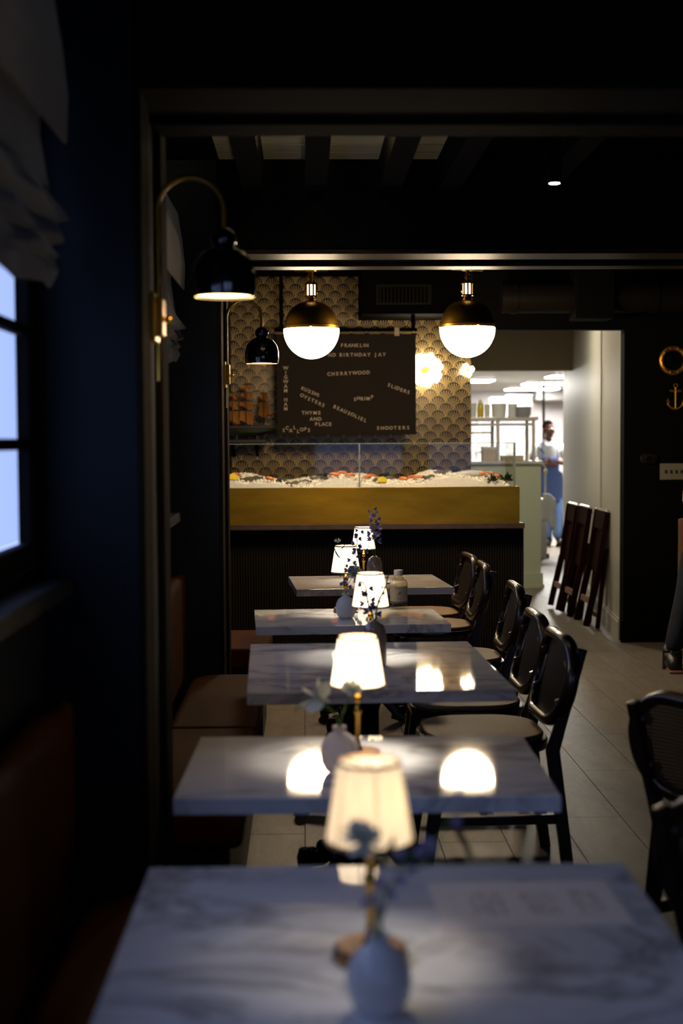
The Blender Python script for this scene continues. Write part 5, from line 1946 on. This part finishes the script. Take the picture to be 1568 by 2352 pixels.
tub('tall white tub at the left end above the glass cabinet', 1078, 1094, 0.14, 0.2, dz1, 'tubs on the cabinet')
tub('short white tub right of the yellow oil bottle', 1112, 1126, 0.13, 0.25, dz1, 'tubs on the cabinet')
tub('largest white tub in the middle above the glass cabinet', 1126, 1164, 0.14, 0.22, dz1, 'tubs on the cabinet')
tub('squat white tub right of the largest tub', 1165, 1188, 0.135, 0.22, dz1, 'tubs on the cabinet')
for k in range(8):
    r = 0.10
    x = at(1202, 930, YP + 0.2).x
    o = part('plate', MB().lathe([(0.0, 0), (0.055, 0), (0.06, 0.004), (r, 0.014), (r, 0.017), (0.058, 0.008), (0.0, 0.007)], 24), 'porcelain', loc=(x, YP + 0.22, dz1 + k * 0.0125))
    tag(o, 'white dinner plate, %s in the stack above the glass cabinet' % ('lowest', 'second from below', 'third from below', 'fourth from below', 'fourth from top', 'third from top', 'second from top', 'topmost')[k], 'plate', 'stacked plates on the cabinet')
x = at(1103, 930, YP + 0.2).x
t = thing('oil_bottle', 'yellow oil squeeze bottle above the glass cabinet', 'bottle', (x, YP + 0.2, dz1))
part('body', MB().lathe([(0.0, 0), (0.03, 0), (0.032, 0.01), (0.032, 0.12), (0.02, 0.14), (0.0, 0.14)], 16), 'oil', t)
part('nozzle', MB().lathe([(0.02, 0.14), (0.02, 0.15), (0.005, 0.18), (0.0, 0.18)], 12), 'plastic', t)

pd = thing('passage_light', 'long ceiling light in the passage just behind the opening', 'ceiling light', (1.52, 12.0, CEIL_B - 0.02))
part('frame', MB().box((-0.33, -0.23, -0.018), (0.33, 0.23, 0.0)), 'kitchen_white', pd, smooth=False)
part('diffuser', MB().box((-0.3, -0.2, -0.026), (0.3, 0.2, -0.0185)), 'down_glow', pd, smooth=False)

# ceiling light panels
for (px0, px1, py, lab) in ((1166, 1276, 891, 'long ceiling light panel farthest into the kitchen'), (1206, 1330, 878, 'ceiling light panel second from the soffit'), (1262, 1360, 861, 'ceiling light panel nearest the soffit, half hidden by the wall'),
                            (1020, 1128, 872, 'ceiling light panel at the left of the kitchen')):
    a, b = atz(px0, py, KC), atz(px1, py, KC)
    t = thing('light_panel', lab, 'ceiling light', ((a.x + b.x) / 2, (a.y + b.y) / 2, KC), 0, 'kitchen ceiling light panels')
    w = (b.x - a.x) / 2
    part('frame', MB().box((-w - 0.03, -0.36, -0.02), (w + 0.03, 0.36, -0.001)), 'kitchen_white', t, smooth=False)
    part('diffuser', MB().box((-w, -0.33, -0.028), (w, 0.33, -0.0205)), 'kitchen_glow', t, smooth=False)

# hood, shelf rack, worktops
hb = thing('extractor_hood', 'grey extractor hood at the back of the kitchen', 'hood', (0, 0, 0))
hz_ = at(1250, 918, 24.9).z
part('canopy', MB().box((at(1231, 900, 24.9).x, 24.9, hz_), (5.6, 25.68, KC - 0.005)), 'hood', hb, bevel=0.01, seg=1)
part('filter', MB().box((at(1240, 900, 25.0).x, 25.0, hz_ - 0.02), (5.4, 25.6, hz_)), 'steel', hb, smooth=False)
rk = thing('steel_shelf_rack', 'tall steel shelving in the kitchen behind the cabinet', 'shelf', (0, 0, 0))
rx0, rx1 = at(1100, 950, 20.9).x, at(1226, 950, 20.9).x
for z in (0.15, 0.7, 1.25, 1.72):
    part('shelf', MB().box((rx0, 20.9, z), (rx1, 21.4, z + 0.03)), 'steel', rk, smooth=False)
for x in (rx0, rx1 - 0.03):
    for y in (20.9, 21.37):
        part('post', MB().box((x, y, 0), (x + 0.03, y + 0.03, 1.72)), 'steel', rk, smooth=False)
for k, (px0, px1, h) in enumerate(((1130, 1165, 0.32), (1168, 1222, 0.36))):
    x0, x1 = at(px0, 930, 21).x, at(px1, 930, 21).x
    t = thing('storage_bin', ('narrower', 'wider')[k] + ' white storage bin on the top of the steel shelving', 'bin', ((x0 + x1) / 2, 21.15, 1.752), 0, 'storage bins on the shelving')
    w = (x1 - x0) / 2
    part('bin', MB().box((-w, -0.18, 0), (w, 0.18, h - 0.03)), 'plastic', t, bevel=0.01)
    part('lid', MB().box((-w - 0.01, -0.19, h - 0.03), (w + 0.01, 0.19, h)), 'plastic', t, bevel=0.006)
cb = thing('white_cabinet', 'white low cabinet edge behind the half wall', 'cabinet', (0, 0, 0))
cx1 = at(1256, 1200, 17.2).x
ctop = at(1256, 1152, 17.2).z
part('body', MB().box((2.0, 17.2, 0), (cx1, 17.9, ctop)), 'kitchen_white', cb, bevel=0.005)
part('worktop', MB().box((1.98, 17.17, ctop), (cx1 + 0.01, 17.95, ctop + 0.03)), 'steel', cb, bevel=0.004)
part('caster', MB().tube([(cx1 - 0.02, 17.25, 0.03), (cx1 + 0.03, 17.25, 0.03)], 0.03, 12), 'dark_metal', cb)
# towel draped over the corner
tw = MB()
n_, m_ = 10, 10
zz = ctop + 0.034
x0t, x1t = at(1246, 1150, 17.15).x, at(1284, 1150, 17.15).x
for j in range(m_ + 1):
    for i in range(n_ + 1):
        u, v_ = i / n_, j / m_
        x = x0t + (x1t - x0t) * u
        drop = max(0, v_ - 0.25) * 0.36
        side = max(0.0, x - cx1 - 0.012)
        tw.v.append((min(x, cx1 + 0.02) + side * 0.55 + 0.01 * math.sin(j * 1.1), 17.16 - 0.02 * (v_ > 0.25) - 0.012 * math.sin(i * 1.3) * v_ + 0.12 * max(0, 0.25 - v_), zz + 0.06 * math.exp(-(v_ * 4) ** 2) - drop - side * (0.5 + 0.8 * v_)))
for j in range(m_):
    for i in range(n_):
        a = j * (n_ + 1) + i
        tw.f.append((a, a + 1, a + n_ + 2, a + n_ + 1))
tw_o = part('towel', tw, 'towel')
md = tw_o.modifiers.new('thickness', 'SOLIDIFY')
md.thickness = 0.006
tag(tw_o, 'white towel draped over the low cabinet corner', 'towel')
tp = thing('tap_riser', 'thin steel riser pipe on the low cabinet', 'pipe', (at(1252, 1140, 17.4).x, 17.4, ctop + 0.03))
part('pipe', MB().tube([(0, 0, 0), (0, 0, 0.38), (-0.04, 0, 0.43), (-0.12, 0, 0.43)], 0.012, 8), 'steel', tp)
part('handle', MB().ball((0.0, -0.02, 0.33), 0.025, 10, 8), 'oil', tp)
rg_ = thing('black_range', 'black cooking range behind the cook', 'stove', (0, 0, 0))
rx = at(1268, 1150, 21).x
part('body', MB().box((rx, 20.6, 0.1), (rx + 1.6, 21.3, 0.9)), 'dark_metal', rg_, bevel=0.01)
part('top', MB().box((rx - 0.01, 20.58, 0.9), (rx + 1.61, 21.32, 0.93)), 'steel', rg_, bevel=0.004)
part('oven_door', MB().box((rx + 0.08, 20.57, 0.2), (rx + 0.78, 20.6, 0.75)), 'black_gloss', rg_, bevel=0.006)
part('foot', MB().box((rx + 0.05, 20.65, 0), (rx + 0.12, 20.72, 0.1)).box((rx + 1.45, 20.65, 0), (rx + 1.52, 20.72, 0.1)).box((rx + 0.05, 21.2, 0), (rx + 0.12, 21.27, 0.1)).box((rx + 1.45, 21.2, 0), (rx + 1.52, 21.27, 0.1)), 'dark_metal', rg_, smooth=False)
hp = thing('hanging_pipe', 'dark thin pipe dropping from the kitchen ceiling', 'pipe', (at(1248, 930, 21.6).x, 21.6, 0))
part('pipe', MB().tube([(0, 0, 0), (0, 0, KC)], 0.02, 8), 'dark_metal', hp)
part('flange', MB().lathe([(0.0, KC - 0.02), (0.05, KC - 0.02), (0.05, KC), (0.0, KC)], 16), 'dark_metal', hp)

# ------------------------------------------------------------------ folding chairs leaning in the passage
def make_folding(label):
    """folded flat and standing on its feet; thin across X, wide along Y; leans towards +X"""
    t = thing('folding_chair', label, 'folding chair', group='maroon folding chairs leaning in the passage')
    for s in (-1, 1):
        y = s * 0.19
        part('front_rail', MB().bar((-0.045, y, 0.01), (-0.006, y, 0.45), 0.024, 0.05, (1, 0, 0)).bar((-0.006, y, 0.44), (-0.004, y, 0.90), 0.024, 0.042, (1, 0, 0)), 'maroon', t, bevel=0.004, seg=1)
        part('rear_rail', MB().bar((0.05, y * 0.86, 0.0), (0.034, y * 0.86, 0.62), 0.024, 0.034, (1, 0, 0)), 'maroon', t, bevel=0.004, seg=1)
        part('rail_cap', MB().ball((-0.004, y, 0.905), (0.022, 0.016, 0.014), 10, 8), 'chrome', t)
        part('hinge', MB().ball((0.02, y * 0.93, 0.87), 0.013, 8, 6), 'chrome', t)
    part('seat_panel', MB().box((0.006, -0.16, 0.42), (0.024, 0.16, 0.82)), 'maroon', t, bevel=0.006)
    part('back_slat', MB().box((-0.016, -0.178, 0.76), (-0.004, 0.178, 0.90)), 'maroon', t, bevel=0.004)
    part('top_bar', MB().tube([(-0.002, -0.19, 0.905), (-0.002, 0.19, 0.905)], 0.013, 8), 'chrome', t)
    part('rung', MB().bar((-0.028, -0.18, 0.20), (-0.028, 0.18, 0.20), 0.03, 0.045), 'pinkwood', t, bevel=0.004)
    part('rung', MB().bar((0.042, -0.15, 0.10), (0.042, 0.15, 0.10), 0.024, 0.04), 'pinkwood', t, bevel=0.004)
    return t


FC = [((1347, 1438), 'maroon folding chair nearest the passage mouth, rightmost of the three'), ((1310, 1417), 'middle maroon folding chair of the three leaning in the passage'),
      ((1284, 1402), 'maroon folding chair leftmost of the three leaning in the passage')]
f0 = None
for k, (p, lab) in enumerate(FC):
    q = atz(p[0], p[1], 0)
    if f0 is None:
        f0 = make_folding(lab)
        o = f0
    else:
        o = dup(f0, label=lab)
    o.location = (q.x, q.y, 0.008)
    o.rotation_euler = (0, 0.135, 0.0)

# ------------------------------------------------------------------ people
def person(key, label, loc, rz, skin, shirt, trousers, apron_m, J, apron_z, sole, glasses=False, wrap=1.15):
    body, sh, trs, shoes = PEOPLE[key]
    t = thing('person', label, 'person', loc, rz)
    for me in (body, sh, trs, shoes['l'], shoes['r']):
        for p_ in me.polygons:
            p_.use_smooth = True
        me.materials.clear()
    link('body', body, skin, t)
    link('shirt', sh, shirt, t)
    link('trousers', trs, trousers, t)
    for s in 'lr':
        so = link('shoe', shoes[s], 'shoe', t)
        a, tt = Vector(J['an_' + s]), Vector(J['toe_' + s])
        d = (tt - a)
        d.z = 0
        d.normalize()
        part('sole', MB().bar((a - d * 0.07) * 1.0 - Vector((0, 0, a.z - 0.008)), (tt + d * 0.06) - Vector((0, 0, tt.z - 0.008)), 0.085, 0.016, (0, 0, 1)), sole, so, bevel=0.006)
    # hair cap
    h = Vector(J['head'])
    hm = MB().ball((0, 0.014, 0.042), (0.080, 0.096, 0.094), 22, 14)
    keep = [v for v in hm.v]
    f = [fc for fc in hm.f if not any((keep[i][1] < -0.035 and keep[i][2] < 0.075) or keep[i][2] < -0.02 for i in fc)]
    m = MB().add(keep, f, Matrix.Translation(h) @ Matrix.Rotation(J.get('yaw', 0.0), 4, 'Z'))
    ho = part('hair', m, 'hair', t)
    ho.modifiers.new('thickness', 'SOLIDIFY').thickness = 0.012
    rot = Matrix.Translation(h) @ Matrix.Rotation(J.get('yaw', 0.0), 4, 'Z')
    for s in (-1, 1):
        part('eye', MB().ball((s * 0.032, -0.0845, 0.012), (0.012, 0.008, 0.007), 10, 8, rot), 'porcelain', t)
        part('eyebrow', MB().bar(rot @ Vector((s * 0.016, -0.0915, 0.033)), rot @ Vector((s * 0.05, -0.082, 0.034)), 0.006, 0.008), 'hair', t)
    part('mouth', MB().bar(rot @ Vector((-0.024, -0.1005, -0.052)), rot @ Vector((0.024, -0.1005, -0.052)), 0.006, 0.006), 'ink', t)
    if glasses:
        g = MB()
        for s in (-1, 1):
            pts = [rot @ Vector((s * 0.032 + 0.022 * math.cos(a), -0.101, 0.012 + 0.018 * math.sin(a))) for a in [2 * PI * k / 16 for k in range(16)]]
            g.tube(pts, 0.0022, 6, closed=True)
            g.tube([rot @ Vector((s * 0.054, -0.101, 0.014)), rot @ Vector((s * 0.080, 0.01, 0.014))], 0.002, 6)
        g.tube([rot @ Vector((-0.010, -0.102, 0.014)), rot @ Vector((0.010, -0.102, 0.014))], 0.002, 6)
        part('glasses', g, 'chrome', t)
    # beard / apron
    z0, z1, ztop = apron_z
    P, Wst, Cst = Vector(J['pelvis']), Vector(J['waist']), Vector(J['chest'])
    v, f = [], []
    nj, ni = 14, 12
    for j in range(nj + 1):
        z = z0 + (ztop - z0) * j / nj
        bib = z > z1
        f_ = min(1.0, max(0.0, (z - P.z) / (Cst.z - P.z)))
        cx = P.x + (Cst.x - P.x) * f_
        half_a = wrap if not bib else 0.62
        rx_, ry_ = (0.205, 0.175) if not bib else (0.21, 0.182)
        if z < 0.8:
            ry_ += 0.04 * (0.8 - z)
        for i in range(ni + 1):
            a = -PI / 2 - half_a + 2 * half_a * i / ni
            v.append((cx + rx_ * math.cos(a), (0.015 if z < 1.1 else 0.0) + ry_ * math.sin(a) - 0.004 * math.sin(i * 2.1) * (z < 0.9), z))
    for j in range(nj):
        for i in range(ni):
            a = j * (ni + 1) + i
            f.append((a, a + 1, a + ni + 2, a + ni + 1))
    ao = part('apron', MB().add(v, f), apron_m, t)
    ao.modifiers.new('thickness', 'SOLIDIFY').thickness = 0.006
    st = MB()
    for s in (-1, 1):
        st.tube([(Cst.x + s * 0.11, -0.168, ztop - 0.005), (Cst.x + s * 0.105, -0.155, 1.40), (Cst.x + s * 0.085, -0.06, 1.52), (Cst.x + s * 0.04, 0.10, 1.50)], 0.008, 6)
    part('strap', st, apron_m, ao)
    ck = MB()
    for s in (-1, 1):
        ck.prism([(0, 0), (s * 0.07, 0.045), (s * 0.065, -0.03), (s * 0.02, -0.055)], 0.008, Matrix.Translation((J['neck0'][0], -0.105, 1.48)) @ Matrix.Rotation(PI / 2 - 0.5, 4, 'X'))
    part('collar', ck, shirt, t)
    return t


JK['yaw'] = 0.45
q = atz(1268, 1254, 0)
ck_x = at(1258, 1100, q.y).x
ck_ = person('cook', 'cook in white shirt and denim apron standing with folded arms in the kitchen', (ck_x, q.y, 0), 0.0, 'skin_dark', 'shirt_white', 'jeans', 'denim_apron', JK, (0.62, 1.07, 1.27), 'sole', True)
ck_.scale = (0.95, 0.95, 0.95)
person('server', 'person in cream shirt and brown apron at the right edge of the picture', (at(1630, 1540, 8.94).x, 8.94, 0), 0.15, 'skin_light', 'shirt_cream', 'jeans_dark', 'brown_apron', JS, (0.5, 0.98, 1.2), 'sole', False, 1.75)
